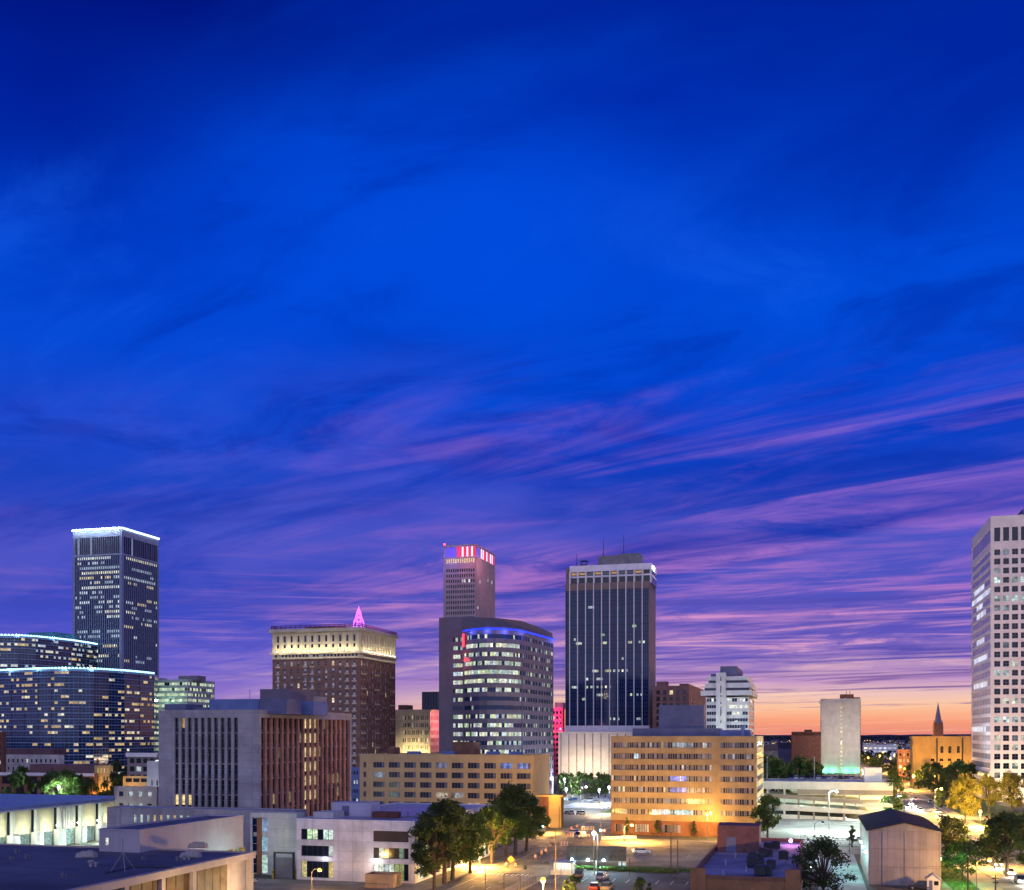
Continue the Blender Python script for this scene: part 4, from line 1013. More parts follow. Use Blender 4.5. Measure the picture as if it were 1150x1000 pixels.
# --- white pavilion with deep eaves, left
ee, nn = gp(133, 941, 0); zt = 11.2; L1 = 78; Wp = 55
r = root('pavilion', 'long white pavilion with slab roof on tall piers, lit from within, at left', 'building', ee-Wp, nn-L1)
m = MB(); m.box(-1,Wp+3.2,-1,L1+3.2,zt,zt+.75,0); m.build('roof', [mat('blue grey roof',(.26,.32,.5),.5,.15)], r)
m = MB(); m.box(-.9,Wp+3.3,-.9,L1+3.3,zt-.35,zt-.004); m.build('soffit', white_paint, r)
wl = mat('ivory wall',(.62,.56,.42),.8,.08)
nb = 9; bw = L1/nb
for k in range(nb):
    y = k*bw
    m = MB(); m.box(Wp-1.2,Wp-.8,y+2.4,y+bw-.6,4.4,zt-.36); 
    if k == 6:
        for q in range(5): m.box(Wp-.8,Wp-.55,y+2.9+q*1.0,y+3.3+q*1.0,4.4,zt-.36)
    m.build('wall_panel', wl if k != 6 else white_paint, r)
    m = MB(); m.box(Wp-.5,Wp+.5,y+.2,y+.9,4.0,zt-.36); m.build('column', white_paint, r)
    m = MB(); m.box(Wp-.9,Wp+.9,y-.5,y+2.2,0,4.6); m.build('pier', white_paint, r)
    m = MB()
    for q in range(4): m.poly([(Wp-1.5,y+2.3+q*1.5,.2),(Wp-1.5,y+3.7+q*1.5,.2),(Wp-1.5,y+3.7+q*1.5,4.3),(Wp-1.5,y+2.3+q*1.5,4.3)], 0, vs((.5,.85,.75), .3,.9))
    m.build('glazing', pane, r)
    m = MB(); m.poly([(Wp-1.3,y+.2,4.6),(Wp-1.3,y+2.4,4.6),(Wp-1.3,y+2.4,zt-.4),(Wp-1.3,y+.2,zt-.4)]); m.build('slot_window', pane_teal, r)
    if k > 1:
        lamp(r, (Wp+1.9, y+bw*.62, 5.2), 210, (.92,1.,.66), .25)
        lamp(r, (Wp+2.8, y+bw*.3, 1.4), 120, (.72,1.,.85), .2)
m = MB(); m.box(0,Wp-1.6,0,L1,0,zt-.4); m.build('core', wl, r)
m = MB(); m.box(Wp+2.2,Wp+2.9,L1+1.5,L1+2.4,0,zt-.36); m.build('column', white_paint, r)

# --- low buildings behind the pavilion
def lowb(name, label, xl, xc, xr, D, ytop, m, rows_, nc, frac, lit=.2, rf=None, cols_=COOL, gl=None, parapet=.5, xtra=None, core=None, side_m=None):
    f = foot_e(xl, xc, xr, D); top = zy(ytop, D)
    b = Bld(name, label, f, top, [m] + ([side_m] if side_m else []), t=.35, parapet=parapet, roof=rf)
    L, L1 = b.fr(0)[3], b.fr(1)[3]; rows = [r for r in rows_(top)]; cols = even(.8, L-.8, nc, frac); c1 = even(.8, L1-.8, max(2,int(nc*L1/L)), frac)
    comb(b, 0, rows, top); b.piers(0, cols, 0, top-.3); b.piers(1, c1, 0, top-.3, 0, 1 if side_m else 0)
    b.windows(0, rows, cols, lights_random(len(rows), nc, lit, cols_), 'each', mt=gl or pane); b.windows(1, rows, c1, lights_random(len(rows), len(c1), lit, cols_), 'each', mt=gl or pane)
    if xtra: xtra(b, L, L1, top)
    return b.done()
flr = lambda fh, n, wh, off=1.: (lambda top: [(top-off-fh*i-wh, top-off-fh*i) for i in range(n) if top-off-fh*i-wh > .3][::-1])
lowb('white_block', 'white two-row office with small dark windows below the dark glass block', -20, 66, 72, 540, 848, concrete_pale, flr(4,4,1.8,2.2), 16, .4, .06, blue_box, gl=pane_dark, xtra=lambda b, L, L1, t: b.boxpart('roof_house', 1, L*.86, 4, 14, b.zr, t+3, mat('brown tin roof',(.16,.08,.09),.7,.2)))
lowb('brick_depot', 'long low brown brick building under a white fascia, behind the trees by the pavilion', -30, 105, 110, 430, 869, brick2, flr(4.3,2,3.,1.6), 9, .72, .03, mat('red flat roof',(.2,.08,.08),.8,.15), gl=pane_dark, parapet=.2, xtra=lambda b, L, L1, t: (b.boxpart('fascia', -.3, L+.3, -.5, -.02, t-1.1, t+.1, white_paint), b.boxpart('roof_house', L*.42, L*.98, 4, 12, t-.2, t+3.4, mat('brown tin roof',(.16,.08,.09)))))
lowb('stucco_house', 'narrow yellow-lit stucco house with a tall chimney, beside the low brick building', 106, 124, 127, 432, 860, mat('yellow stucco',(.58,.42,.16),.85,.1), flr(3.4,3,1.9,1.), 4, .42, .3, gl=pane, cols_=WARM, xtra=lambda b, L, L1, t: (b.boxpart('chimney', .1, .8, 1, 1.8, t-1, t+2.6, brick), lamp(b.r, (L*.5, -5, 6), 700, sodium_c, .3), lamp(b.r, (L+4, 3, 6), 400, sodium_c, .3)))
lowb('grey_shop', 'small dark-windowed block with a broad white roof edge, left of the concrete tower', 143, 176, 181, 520, 846, mat('brown grey render',(.25,.2,.2),.8,.15), flr(4,3,2.4,2.6), 4, .72, .05, white_paint, gl=pane_dark, xtra=lambda b, L, L1, t: b.boxpart('canopy', -.4, L+.4, -.8, -.02, t-1.9, t+.1, white_paint))
lowb('white_shed', 'plain white lit wall block standing just left of the concrete tower', 165, 182, 186, 330, 855, concrete_pale, flr(4,2,1.6,6), 2, .3, .2, xtra=lambda b, L, L1, t: (lamp(b.r, (2.5, -6, 7), 400, (.8,.9,1), .3)))
lowb('grey_garage', 'grey garage block with four pale lit windows, between the pavilion and the concrete tower', 128, 176, 181, 300, 884, mat('pinkish grey render',(.34,.28,.28),.85,.12), flr(3.3,3,1.4,1.4), 4, .45, .6, cols_=[(.9,1.,1.1),(.7,.8,.85)])
lowb('brick_block', 'dark red brick block cut off by the left edge of the photo', -40, 4, 7, 520, 822, brick, flr(4,8,2,2), 6, .45, .03, gl=pane_dark)
lowb('terrace_block', 'low orange-lit terraced car park behind the grey garage', 138, 168, 172, 400, 872, tan, flr(3,3,1.5,.8), 3, .86, .3, cols_=WARM, xtra=lambda b, L, L1, t: (lamp(b.r, (3, -6, 7), 900, sodium_c, .3)))
lowb('office_block', 'low pale block glimpsed left of the ochre office, behind the brick-finned tower', 388, 404.5, 408, 420, 862, blue_box, flr(3.6,4,1.4,1.5), 4, .6, .3)

# --- parking deck with sloping ramps
D = 391; e0, n0 = gp(857, 919.5, 0); e1, _ = gp(1000, 919.5, 0); Wd = e1-e0; Ld = 42; zt = zy(878.2, D); zb_ = zy(884.5, D); zp = zy(876, D)
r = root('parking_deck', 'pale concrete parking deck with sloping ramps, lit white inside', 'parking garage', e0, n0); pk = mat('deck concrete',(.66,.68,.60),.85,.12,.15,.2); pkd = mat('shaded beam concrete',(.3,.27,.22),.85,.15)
X_ = lambda px: (px-857)/143*Wd; Zy = lambda y: zy(y, D)
m = MB(); m.box(0,Wd,-.3,0,zb_,zp); m.build('parapet', pk, r)
m = MB(); m.box(0,Wd,.02,Ld,zb_,zt); m.build('top_slab', pk, r)
m = MB(); m.box(0,Wd,Ld-.4,Ld,0,zb_-.02); m.build('back_wall', mat('white garage wall',(.7,.72,.68),.8,.08), r)
def ramp(x0,yt0,yb0,x1,yt1,yb1,m_,d=0.):
    q = MB(); a, c = X_(x0), X_(x1)
    q.hexa([(a,d,Zy(yb0)),(c,d,Zy(yb1)),(c,d+.5,Zy(yb1)),(a,d+.5,Zy(yb0)),(a,d,Zy(yt0)),(c,d,Zy(yt1)),(c,d+.5,Zy(yt1)),(a,d+.5,Zy(yt0))]); q.build('ramp_beam', m_, r)
    q = MB(); q.hexa([(a,d+.52,Zy(yb0)-.2),(c,d+.52,Zy(yb1)-.2),(c,Ld-.5,Zy(yb1)-.2),(a,Ld-.5,Zy(yb0)-.2),(a,d+.52,Zy(yb0)+.1),(c,d+.52,Zy(yb1)+.1),(c,Ld-.5,Zy(yb1)+.1),(a,Ld-.5,Zy(yb0)+.1)]); q.build('ramp_slab', pk, r)
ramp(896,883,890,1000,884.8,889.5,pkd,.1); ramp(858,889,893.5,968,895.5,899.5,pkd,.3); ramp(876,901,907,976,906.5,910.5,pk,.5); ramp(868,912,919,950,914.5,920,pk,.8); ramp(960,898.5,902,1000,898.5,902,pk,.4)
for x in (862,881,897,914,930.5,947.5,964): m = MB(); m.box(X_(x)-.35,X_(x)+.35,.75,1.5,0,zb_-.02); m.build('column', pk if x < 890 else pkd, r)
for x, z, w in ((950,8.2,500),(925,8.5,300),(979,7.6,900),(899,6.2,800),(880,7.2,300),(925,5.6,600),(950,5.2,600),(890,2.5,300),(925,2.2,300),(950,1.7,300),(985,3,900),(973,7.6,500)):
    lamp(r, (X_(x), 4, z), w*4, (.75,1.,.84), .4)
m = MB(); m.box(X_(970),X_(989),4,12,zt,zt+5.6); m.build('stair_house', white_paint, r)
m = MB()
for x in range(0, int(Wd), 5): m.tube((x+.4,.25,zp),(x+.4,.25,zp+.9),.06,n=5)
m.tube((0,.25,zp+.9),(Wd,.25,zp+.9),.06,n=5); m.build('railing', steel, r)

# --- gabled warehouse
e0, n0 = gp(975.5, 993.5, 0); e1, _ = gp(1052, 993.5, 0); Wg = 13.5; Lg = 38.; ze, zr_ = 10.8, 12.4
r = root('warehouse', 'beige windowless gabled warehouse with a dark metal roof, lower right', 'warehouse', e0, n0); wm = mat('beige panel wall',(.40,.345,.33),.8,.14,.15,.4, joints=(1.2,3.6))
m = MB(); pr = [(0,0),(Wg,0),(Wg,ze),(Wg/2,zr_),(0,ze)]
for y, rev in ((0,False),(Lg,True)):
    q = [(x,y,z) for x, z in pr]; m.poly(q[::-1] if rev else q)
m.poly([(0,0,0),(0,0,ze),(0,Lg,ze),(0,Lg,0)]); m.poly([(Wg,0,0),(Wg,Lg,0),(Wg,Lg,ze),(Wg,0,ze)]); m.build('wall', wm, r)
for x, w_ in ((0.0,.3),(2.6,.18),(Wg*.5,.12),(Wg-.3,.3)): m = MB(); m.box(x,x+w_,-.12,-.005,0,ze-.2); m.build('pilaster', wm, r)
for z in (3.6,7.2): m = MB(); m.box(.35,Wg-.35,-.04,-.004,z,z+.08); m.build('panel_joint', mat('beige joint',(.3,.23,.2)), r)
m = MB()
for s_ in (0,1):
    xa, xb = (-.5, Wg/2) if s_ == 0 else (Wg+.5, Wg/2); za = ze-.12
    q = [(xa,-.45,za+.05),(xb,-.45,zr_+.05),(xb,Lg+.4,zr_+.05),(xa,Lg+.4,za+.05)]; q2 = [(x,y,z+.25) for x, y, z in q]; m.hexa((q+q2) if s_ == 0 else (q[::-1]+q2[::-1]))
for k in range(12): m.box(-.3+k*.01,.05,k*3.2,k*3.2+.08,ze-.05,ze+.3)
m.build('roof', mat('blue black metal roof',(.035,.038,.06),.85,.2,.1, spec=.15, seams=(80,.6)), r)
for k in range(3): 
    y = 6+k*11; m = MB(); m.box(-.5,-.02,y-.2,y+.2,5.6,6.0); m.build('wall_light', e_white, r); lamp(r, (-1.6,y,5.4), 330, (.45,1.,.95), .15)
lamp(r, (Wg+3.4, 3, 4.2), 900, (.2,1,.35), .2); m = MB(); m.box(Wg+.02,Wg+.4,2.8,3.2,5.,5.4); m.build('wall_light', emit('green lamp glow',(.3,1,.35),18), r)

# --- low violet-roofed shop
eb = gp(803, 950, 7.5); ew, nw = gp(778.5, 982, 7.5); ee_, ne = gp(899, 985, 7.5); nb_ = gp(903, 945, 7.5)[1]
e0, n0 = ew, gp(778.5,986,7.5)[1]; Wq = ee_-ew; Lq = nb_-n0
b = Bld('brick_shop', 'low brick building with a violet flat roof crowded with air conditioners, bottom centre right', [(e0,n0),(e0+Wq,n0),(e0+Wq,n0+Lq),(e0,n0+Lq)], 8., [brick2, mat('orange brick',(.34,.16,.07),.85,.2,.3)], t=.45, parapet=.7, roof=mat('violet grey roof',(.3,.28,.4),.75,.28,.12, seams=(8,1.3)))
for e in range(4): b.pier(e, 0, b.fr(e)[3], 0, 7.4, 0, 1 if e in (0,) else 0)
b.band(7.4, 8., .08, 0)
b.boxpart('stair_house', .9, 8.8, Lq*.62, Lq*.62+7.5, b.zr, b.zr+5.2, mat('dark plum brick',(.17,.08,.08),.85,.2,.4)); b.boxpart('roof_door', 2.6, 4.4, Lq*.62-.06, Lq*.62, b.zr+.1, b.zr+3, slate_box)
for a, c in ((.0,.0),): b.boxpart('brick_pier', 0.02, 2.4, -.3, .0-.02, 0, 9.1, mat('orange brick',(.34,.16,.07))); b.boxpart('brick_pier', Wq-2.2, Wq-.02, -.3, -.02, 0, 9.3, mat('orange brick',(.34,.16,.07)))
def acu(px, py, s=1.):
    e, n = gp(px, py, b.zr); m = MB(); w = .8*s; m.box(-w,w,-w,w,.25,1.5*s); m.tube((0,0,1.5*s),(0,0,1.62*s),w*.75,n=12)
    for a in (-w+.1,w-.1): m.box(a-.06,a+.06,-w,w,0,.25)
    o = m.build('air_conditioner', dark_metal, b.r); o.location = (e-b.o[0], n-b.o[1], b.zr)
for px, py in ((862,954.5),(871,954.5),(857,962.5),(863.5,962.5),(846,968.5),(853,968.5),(853.5,976),(866,976),(853.5,984),(861,983.5),(845,974),(880,966)): acu(px, py, R.uniform(.85,1.15))
for px, py in ((815,972),(826,964),(838,980),(875,960),(812,985)):
    e, n = gp(px, py, b.zr); m = MB(); m.tube((0,0,0),(0,0,.9),.12,n=6); m.tube((0,0,.9),(0,0,1.05),.25,.05,n=8); o = m.build('roof_pipe', steel, b.r); o.location = (e-b.o[0], n-b.o[1], b.zr)
mb = MB(); mb.ball((0,0,.3),.35); o = mb.build('roof_lamp', emit('pink lamp glow',(1,.4,.8),14), b.r); e, n = gp(888,946,8.0); o.location = (e-b.o[0], n-b.o[1]-.3, 8.0); lamp(b.r, (e-b.o[0], n-b.o[1]-.3, 9.2), 260, (1,.4,.8), .2)
b.done()

# --- far low buildings between and beyond
def far_box(name, label, px, pxr, D, ytop, m, lit=.25, cols_=COOL, group=None):
    f = foot_w(px-.4, px, pxr, D); top = max(5, zy(ytop, D)); b = Bld(name, label, f, top, [m], t=.3, parapet=.3, group=group)
    L = b.fr(0)[3]; n = max(3, int(L/5)); fh = 3.8; k = max(1, int((top-1)/fh)); rows = [(1+fh*i, 1+fh*i+1.9) for i in range(k)]; rows = [q for q in rows if q[1] < top-.4] or [(1.,2.4)]
    comb(b, 0, rows, top); cols = even(.6, L-.6, n, .6); b.piers(0, cols, 0, top-.1)
    for e in (1,3): b.pier(e, 0, b.fr(e)[3], 0, top-.1)
    b.windows(0, rows, cols, lights_random(len(rows), n, lit, cols_), 'band', name='window_ribbon'); b.done()
far_box('garage_building', 'grey layered car park beyond the trees right of the tan office', 872, 889, 900, 834, slate_box, .25)
far_box('office_block', 'dark blue low block in the gap between tan office and red brown block', 856, 873, 780, 836, slate_box, .3)
far_box('stadium_stand', 'distant bright white lit shed strip below the sunset horizon', 969, 1008, 1300, 836.5, mat('white lit shed',(.7,.72,.75),.7,.1), .9, [(1.2,1.3,1.5)])
far_box('shop_building', 'dark shop with two yellow lit windows left of the brick hall', 1008, 1023, 680, 842, brick2, .5, WARM)
far_box('store_building', 'distant low store beside the bright white shed strip', 1012, 1022, 1250, 838, slate_box, .4)
for i, (px, w, D) in enumerate([(866,10,1900),(880,8,2300),(972,9,1800),(985,7,2400),(1001,9,2900),(1018,8,2100),(626,9,1500),(466,8,1700),(858,6,3000),(1032,10,2600)] + [(R.choice((R.uniform(857,925), R.uniform(968,1080), R.uniform(968,1020))), R.uniform(4,11), R.uniform(1400,3600)) for _ in range(34)]):
    far_box('distant_building', 'tiny dim building in the low distant sprawl under the horizon', px, px+w, D, HY+(HC-R.uniform(8,14))*FP/D, R.choice([slate_box, brick2, concrete]), .4, COOL+WARM, 'buildings in the distant sprawl')
# ================================================================== ground, roads
G = None
def sheet(name, e0, e1, n0, n1, z, m, kind='structure', h=0.):
    mb = MB()
    if h: mb.box(e0, e1, n0, n1, z-h, z)
    else: mb.poly([(e0,n0,z),(e1,n0,z),(e1,n1,z),(e0,n1,z)])
    o = mb.build(name, m); o.rotation_euler = (0,0,-T); return tag(o, kind=kind)
gm = mat('city ground', (.11,.10,.095), .95, .4, .02, col2=(.05,.06,.04))
mb = MB(); mb.poly([(-16000,-1500,-.02),(16000,-1500,-.02),(16000,16000,-.02),(-16000,16000,-.02)]); tag(mb.build('ground', gm), kind='structure')
sheet('road', -71, -57, 60, 306, .012, asphalt); sheet('road', -75, -57.5, 306, 372, .012, asphalt2); sheet('road', -77, -57.5, 372, 560, .014, mat('pale worn asphalt',(.26,.26,.27),.85,.25,.06))
sheet('road', 36, 50, 90, 1500, .012, asphalt2); sheet('road', -400, -71.2, 279, 300, .008, asphalt); sheet('road', -56.8, 35.8, 283, 299, .008, mat('sandy worn asphalt',(.36,.31,.24),.9,.4,.07, seams=(15,4.2))); sheet('road', 50.2, 300, 302, 318, .008, asphalt2)
sheet('road', 50.2, 300, 405, 418, .008, paving)
sheet('pavement', -57, -53.2, 100, 281, .13, paving, h=.13); sheet('pavement', -79, -71, 100, 277, .13, paving, h=.13); sheet('pavement', -57.4, 33, 299.2, 304.5, .13, paving, h=.13)
sheet('pavement', 31.5, 35.8, 100, 281, .13, paving, h=.13); sheet('pavement', 50.3, 54, 100, 300, .13, paving, h=.13); sheet('pavement', 50.3, 54, 320, 700, .13, paving, h=.13)
sheet('parking_lot', -53, -14, 243, 282, .01, mat('sandy concrete',(.37,.32,.24),.9,.36,.06, seams=(6,5))); sheet('parking_lot', -53, -14, 150, 233, .01, mat('violet grey asphalt',(.10,.09,.11),.85,.45,.1, seams=(17,5)))
sheet('plaza', -14.5, 34, 305, 396, .012, paving_pale); sheet('plaza', -100, -20, 425, 640, .004, mat('pale street concrete',(.4,.4,.42),.85,.3,.05, seams=(6,5))); sheet('parking_lot', 1.5, 10.5, 215, 281, .012, mat('pale worn concrete',(.42,.42,.40),.85,.2,.1))
sheet('yard', -140, -79.2, 120, 200, .01, asphalt2); sheet('plaza', -132, -100, 230, 330, .008, paving); sheet('plaza', -190, -133, 190, 345, .008, paving_pale)
sheet('pavement', -13.5, 1.2, 283-1.2, 282.8, .1, paving); sheet('pavement', -14, 34, 286-5, 282.6, .05, mat('pinkish paving',(.46,.33,.29),.9,.2,.1))
mk = MB()
def dash(e0,e1,n0,n1): mk.poly([(e0,n0,.022),(e1,n0,.022),(e1,n1,.022),(e0,n1,.022)])
for k in range(13): e = -70+k*1.05; dash(e, e+.5, 219.3-k*.1, 222.8-k*.1)
for k in range(24): dash(-64.1,-63.95, 90+k*9, 93.5+k*9); dash(-60.6,-60.45, 90+k*9, 93.5+k*9)
for k in range(60): dash(39.6,39.75, 150+k*12, 155+k*12); dash(46.3,46.45, 150+k*12, 155+k*12)
dash(-67.5,-67.3,100,215); dash(-67.5,-67.3,226,276); dash(36.6,49.4,318,318.5); dash(36.6,49.4,299,299.5); dash(-70.5,-57.5,277,277.5)
for k in range(10): dash(2.4,4.4,222+k*5.4,222.3+k*5.4) ; dash(7.8,10,222+k*5.4,222.25+k*5.4)
for k in range(12): dash(-51+k*3,-50.85+k*3,214,219.5)
for k in range(8): dash(-50+k*4.2,-49.85+k*4.2,262,268)
for k in range(9): dash(-12+k*4,-11.8+k*4,372,378)
o = mk.build('road_markings', marking); o.rotation_euler = (0,0,-T); tag(o, kind='structure')
mk = MB()
for e in (42.8,43.15): mk.poly([(e,100,.023),(e+.14,100,.023),(e+.14,900,.023),(e,900,.023)])
for e in (-62.4,-62.1): mk.poly([(e,300,.023),(e+.14,300,.023),(e+.14,540,.023),(e,540,.023)])
o = mk.build('centre_line', marking_y); o.rotation_euler = (0,0,-T); tag(o, kind='structure')
grass_m = mat('lawn',(.055,.11,.025),.95,.35,.5)
def lawn(e0,e1,n0,n1,name='lawn'):
    sheet(name, e0, e1, n0, n1, .05, grass_m, 'structure')
    g = MB(); area = (e1-e0)*(n1-n0)
    for _ in range(int(min(5000, area*16))):
        x, y = R.uniform(e0,e1), R.uniform(n0,n1); a = R.uniform(0,6.28); h = R.uniform(.06,.2); w = .07
        g.poly([(x-w*math.cos(a),y-w*math.sin(a),.05),(x+w*math.cos(a),y+w*math.sin(a),.05),(x+R.uniform(-.06,.06),y+R.uniform(-.06,.06),.05+h)])
    o = g.build('grass', leafmat('grass blade',(.03,.07,.015),(.09,.16,.04)) if 'grass blade' not in MATS else MATS['grass blade']); o.rotation_euler = (0,0,-T); tag(o, kind='stuff')
lawn(26.5, 31.3, 208, 281); lawn(54.3, 76, 225, 300); lawn(54.3, 100, 345, 400); lawn(-53, -16, 234, 240.5); lawn(-77, -30, 402, 420); lawn(52, 78, 425, 560)
# far wooded hills at the horizon
hl = MB(); n = 260
hp = []
for ring, (D, zb) in enumerate(((2600,-.5),(5200,4),(9000,12),(12500,24))):
    row = []
    for i in range(n):
        a = math.radians(-75 + 150*i/(n-1)); z = zb + (0 if ring == 0 else (2+ring*2.6)*(math.sin(a*11+ring)*.5+math.sin(a*37+ring*2)*.3+R.uniform(-.35,.35)))
        row.append((D*math.sin(a), D*math.cos(a), z if ring < 3 else zb-60 if False else z))
    hp.append(row)
for r_ in range(3):
    for i in range(n-1): hl.poly([hp[r_][i], hp[r_][i+1], hp[r_+1][i+1], hp[r_+1][i]])
tag(hl.build('hills', mat('far wooded land',(.02,.024,.04),.95,.3,.004)), kind='structure')

# ================================================================== trees
LEAF = [leafmat('dark foliage',(.03,.05,.02),(.08,.115,.035)), leafmat('mid foliage',(.04,.08,.02),(.10,.15,.04)), leafmat('sodium light tinted foliage',(.11,.12,.02),(.27,.25,.05))]  # last foliage is yellowed and brightened to carry the sodium lamp light
bark = mat('bark',(.09,.065,.05),.95,.3,1.5,.3)
def leaf(mb, c, s, rnd):
    a = Vector((rnd.gauss(0,1), rnd.gauss(0,1), rnd.gauss(0,1)+.35)).normalized(); u = a.orthogonal().normalized(); v = a.cross(u); t = rnd.uniform(0,6.28)
    u2 = u*math.cos(t)+v*math.sin(t); v2 = a.cross(u2); c = Vector(c)
    mb.poly([c-u2*s, c-v2*s*.55, c+u2*s, c+v2*s*.55])
def broad(seed, h, w, nc=34, per=150, ls=.3, low=.3, conic=0.):
    rnd = random.Random(seed); tr = MB(); cr = MB(); th = h*low
    tr.tube((0,0,0),(rnd.uniform(-.15,.15),rnd.uniform(-.15,.15),th*1.05), h*.021+.06, h*.015+.04, 9)
    top = Vector((0,0,th))
    for k in range(nc):
        for _ in range(40):
            t = rnd.random()**.85; z = h*low*.85 + t*(h*(1-low*.85)*.95)
            rr = (w/2)*(math.sin(math.pi*min(1,.12+t*.86))**.62 if not conic else (1-t)**.8*.98+.04)
            a = rnd.uniform(0,6.283); q = rr*(rnd.random()**.42); 
            c = Vector((q*math.cos(a)*rnd.uniform(.8,1.2), q*math.sin(a)*rnd.uniform(.85,1.15), z))
            break
        cs = rnd.uniform(.5,1.25)*w*.13*(1 if not conic else .8)
        if k < 40:
            mid = top.lerp(c, .5)+Vector((0,0,h*.03)); tr.tube(tuple(top+Vector((0,0,(c.z-th)*.25*rnd.random()))), tuple(mid), h*.009+.02, h*.006+.015, 5); tr.tube(tuple(mid), tuple(c), h*.006+.015, .02, 5)
        for _ in range(per):
            d = Vector((rnd.gauss(0,1), rnd.gauss(0,1), rnd.gauss(0,.72))); d = d.normalized()*(rnd.random()**.45)*cs*rnd.uniform(.8,1.35)
            leaf(cr, c+d, ls*rnd.uniform(.6,1.25), rnd)
    return tr, cr
TREES = {}
def proto(key, *a, lm=0, **k):
    tr, cr = broad(*a, **k); TREES[key] = (tr.mesh('trunk', bark), cr.mesh('crown', LEAF[lm]))
proto('street1', 1, 16, 10.5, nc=46, per=170, ls=.30); proto('street2', 2, 16, 9.5, nc=42, per=170, ls=.30, lm=0); proto('street3', 3, 12, 9, nc=38, per=170, ls=.28, lm=1)
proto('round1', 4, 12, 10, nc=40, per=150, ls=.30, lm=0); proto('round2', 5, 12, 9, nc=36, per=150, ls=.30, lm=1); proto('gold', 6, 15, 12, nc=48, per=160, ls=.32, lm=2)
proto('far1', 7, 12, 11, nc=22, per=70, ls=.62, lm=0, low=.2); proto('far2', 8, 12, 10, nc=22, per=70, ls=.6, lm=1, low=.2)
proto('cone1', 9, 6, 2.9, nc=26, per=80, ls=.17, lm=1, low=.14, conic=1); proto('cone2', 10, 12, 5, nc=30, per=90, ls=.3, lm=1, low=.1, conic=1)
proto('airy', 11, 13, 12.5, nc=44, per=120, ls=.26, lm=0, low=.32); proto('shrub', 12, 3, 3, nc=14, per=80, ls=.15, lm=1, low=.08)
def tree(name, key, e, n, h, label, group=None, wide=1., cat='tree'):
    h0 = {'street1':16,'street2':16,'street3':12,'gold':15,'cone1':6,'airy':13,'shrub':3}.get(key, 12); s = h/h0
    r = root(name, label, cat, e, n, 0, R.uniform(0,6.28), group); r.scale = (s*wide, s*wide, s)
    for nm, me in zip(('trunk','crown'), TREES[key]):
        o = bpy.data.objects.new(nm, me); S.collection.objects.link(o); o.parent = r
    return r
def tpx(name, key, px, D, ytop, label, group=None, wide=1., cat='tree'):
    e, n = gd(px, D); return tree(name, key, e, n, zy(ytop, D), label, group, wide, cat)
g_ = 'street trees along the main road'
for k, (px, py, key, h, lb) in enumerate([(488,1000,'street2',13.2,'leafy street tree nearest the white office corner, first of the row by the main road'),
    (499,993,'street1',16.6,'tall dark street tree rising highest in the near clump beside the white office'),
    (508,989,'street2',15.8,'dark street tree just behind the tallest of the near clump'),
    (528,981,'street3',12.6,'street tree glowing yellow from the lamp by its crown, at the crosswalk end'),
    (552,970,'street3',13.2,'green street tree lit from within between the two dark clumps'),
    (568,963,'street3',13.5,'mid green street tree left of the far dark clump'),
    (579,961,'street1',17.2,'tallest dark street tree of the far clump in front of the ochre office'),
    (591,956,'street2',14.5,'dark street tree at the far end of the row, by the intersection')]):
    e, n = gp(px, py); tree('street_tree', key, e, n, h, lb, g_, 1.2)
tpx('shade_tree','round2',862,306,893,'dark green tree at the right corner of the tan office','' or None,.95)
tpx('shade_tree','airy',925,183,944,'big open-crowned dark tree at the bottom edge, right of the violet roofed shop')
for px, y, py, lb in ((738,920,939.5,'small conical tree in front of the tan office, left of centre'),(779.5,921,940,'small bushy conical tree in front of the tan office, beside the street lamp'),(704,917,938,'slim young tree behind the street lamp at the tan office left end'),(842,924,941,'thin young tree by the garage door of the tan office')):
    D = HC*FP/(py-HY); tpx('young_tree','cone1',px,D,y,lb,'young trees before the tan office',1.15 if px in (738,779.5) else .75)
tpx('young_tree','cone1',957,284,926,'lone small teardrop tree on the pale plaza left of the warehouse',None,1.2)
tpx('shade_tree','round2',1003,372,872,'green tree rising behind the warehouse beside the parking deck',None,.8)
tpx('shade_tree','round1',1067,250,917,'dark round tree beside the warehouse, farther of the pair on the lawn strip',None,.95)
tpx('shade_tree','round1',1081,219,945,'dark round tree on the green-lit lawn strip, nearer of the pair',None,1.15)
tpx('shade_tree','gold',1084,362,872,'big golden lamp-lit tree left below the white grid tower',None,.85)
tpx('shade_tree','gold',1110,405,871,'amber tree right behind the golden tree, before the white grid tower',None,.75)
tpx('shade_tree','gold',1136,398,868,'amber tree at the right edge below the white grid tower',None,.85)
tpx('shade_tree','round1',1131,226,912,'large dark tree at the right edge near the street corner',None,1.1)
tpx('shade_tree','round2',1112,252,928,'lamp-lit tree left of the large dark tree at the right edge',None,.8)
tpx('shade_tree','round1',1146,262,915,'dark tree cut off by the right edge, behind the large dark one',None,.9)
for px, D, y, key, lb in ((1052,480,857,'far1','dark round tree right below the arched windows of the brick hall'),(1064,470,862,'far1','dark tree in the black clump left of the golden tree'),(1040,600,857,'far1','dark tree at the left end of the clump below the brick hall'),(1074,500,856,'far2','tree lit green by a lamp, below the right half of the brick hall'),(1032,640,846,'far2','yellow-green lamp-lit tree left below the brick hall'),(1086,520,858,'far2','tree by the lamp at the foot of the white grid tower'),(1024,620,858,'far2','olive lamp-lit tree beside the traffic on the right road'),(1031,585,866,'far2','low leafy tree close beside the queue of cars'),(1058,420,886,'far1','greyish tree behind the street lamp left of the golden tree')):
    tpx('shade_tree',key,px,D,y,lb,None,.9)
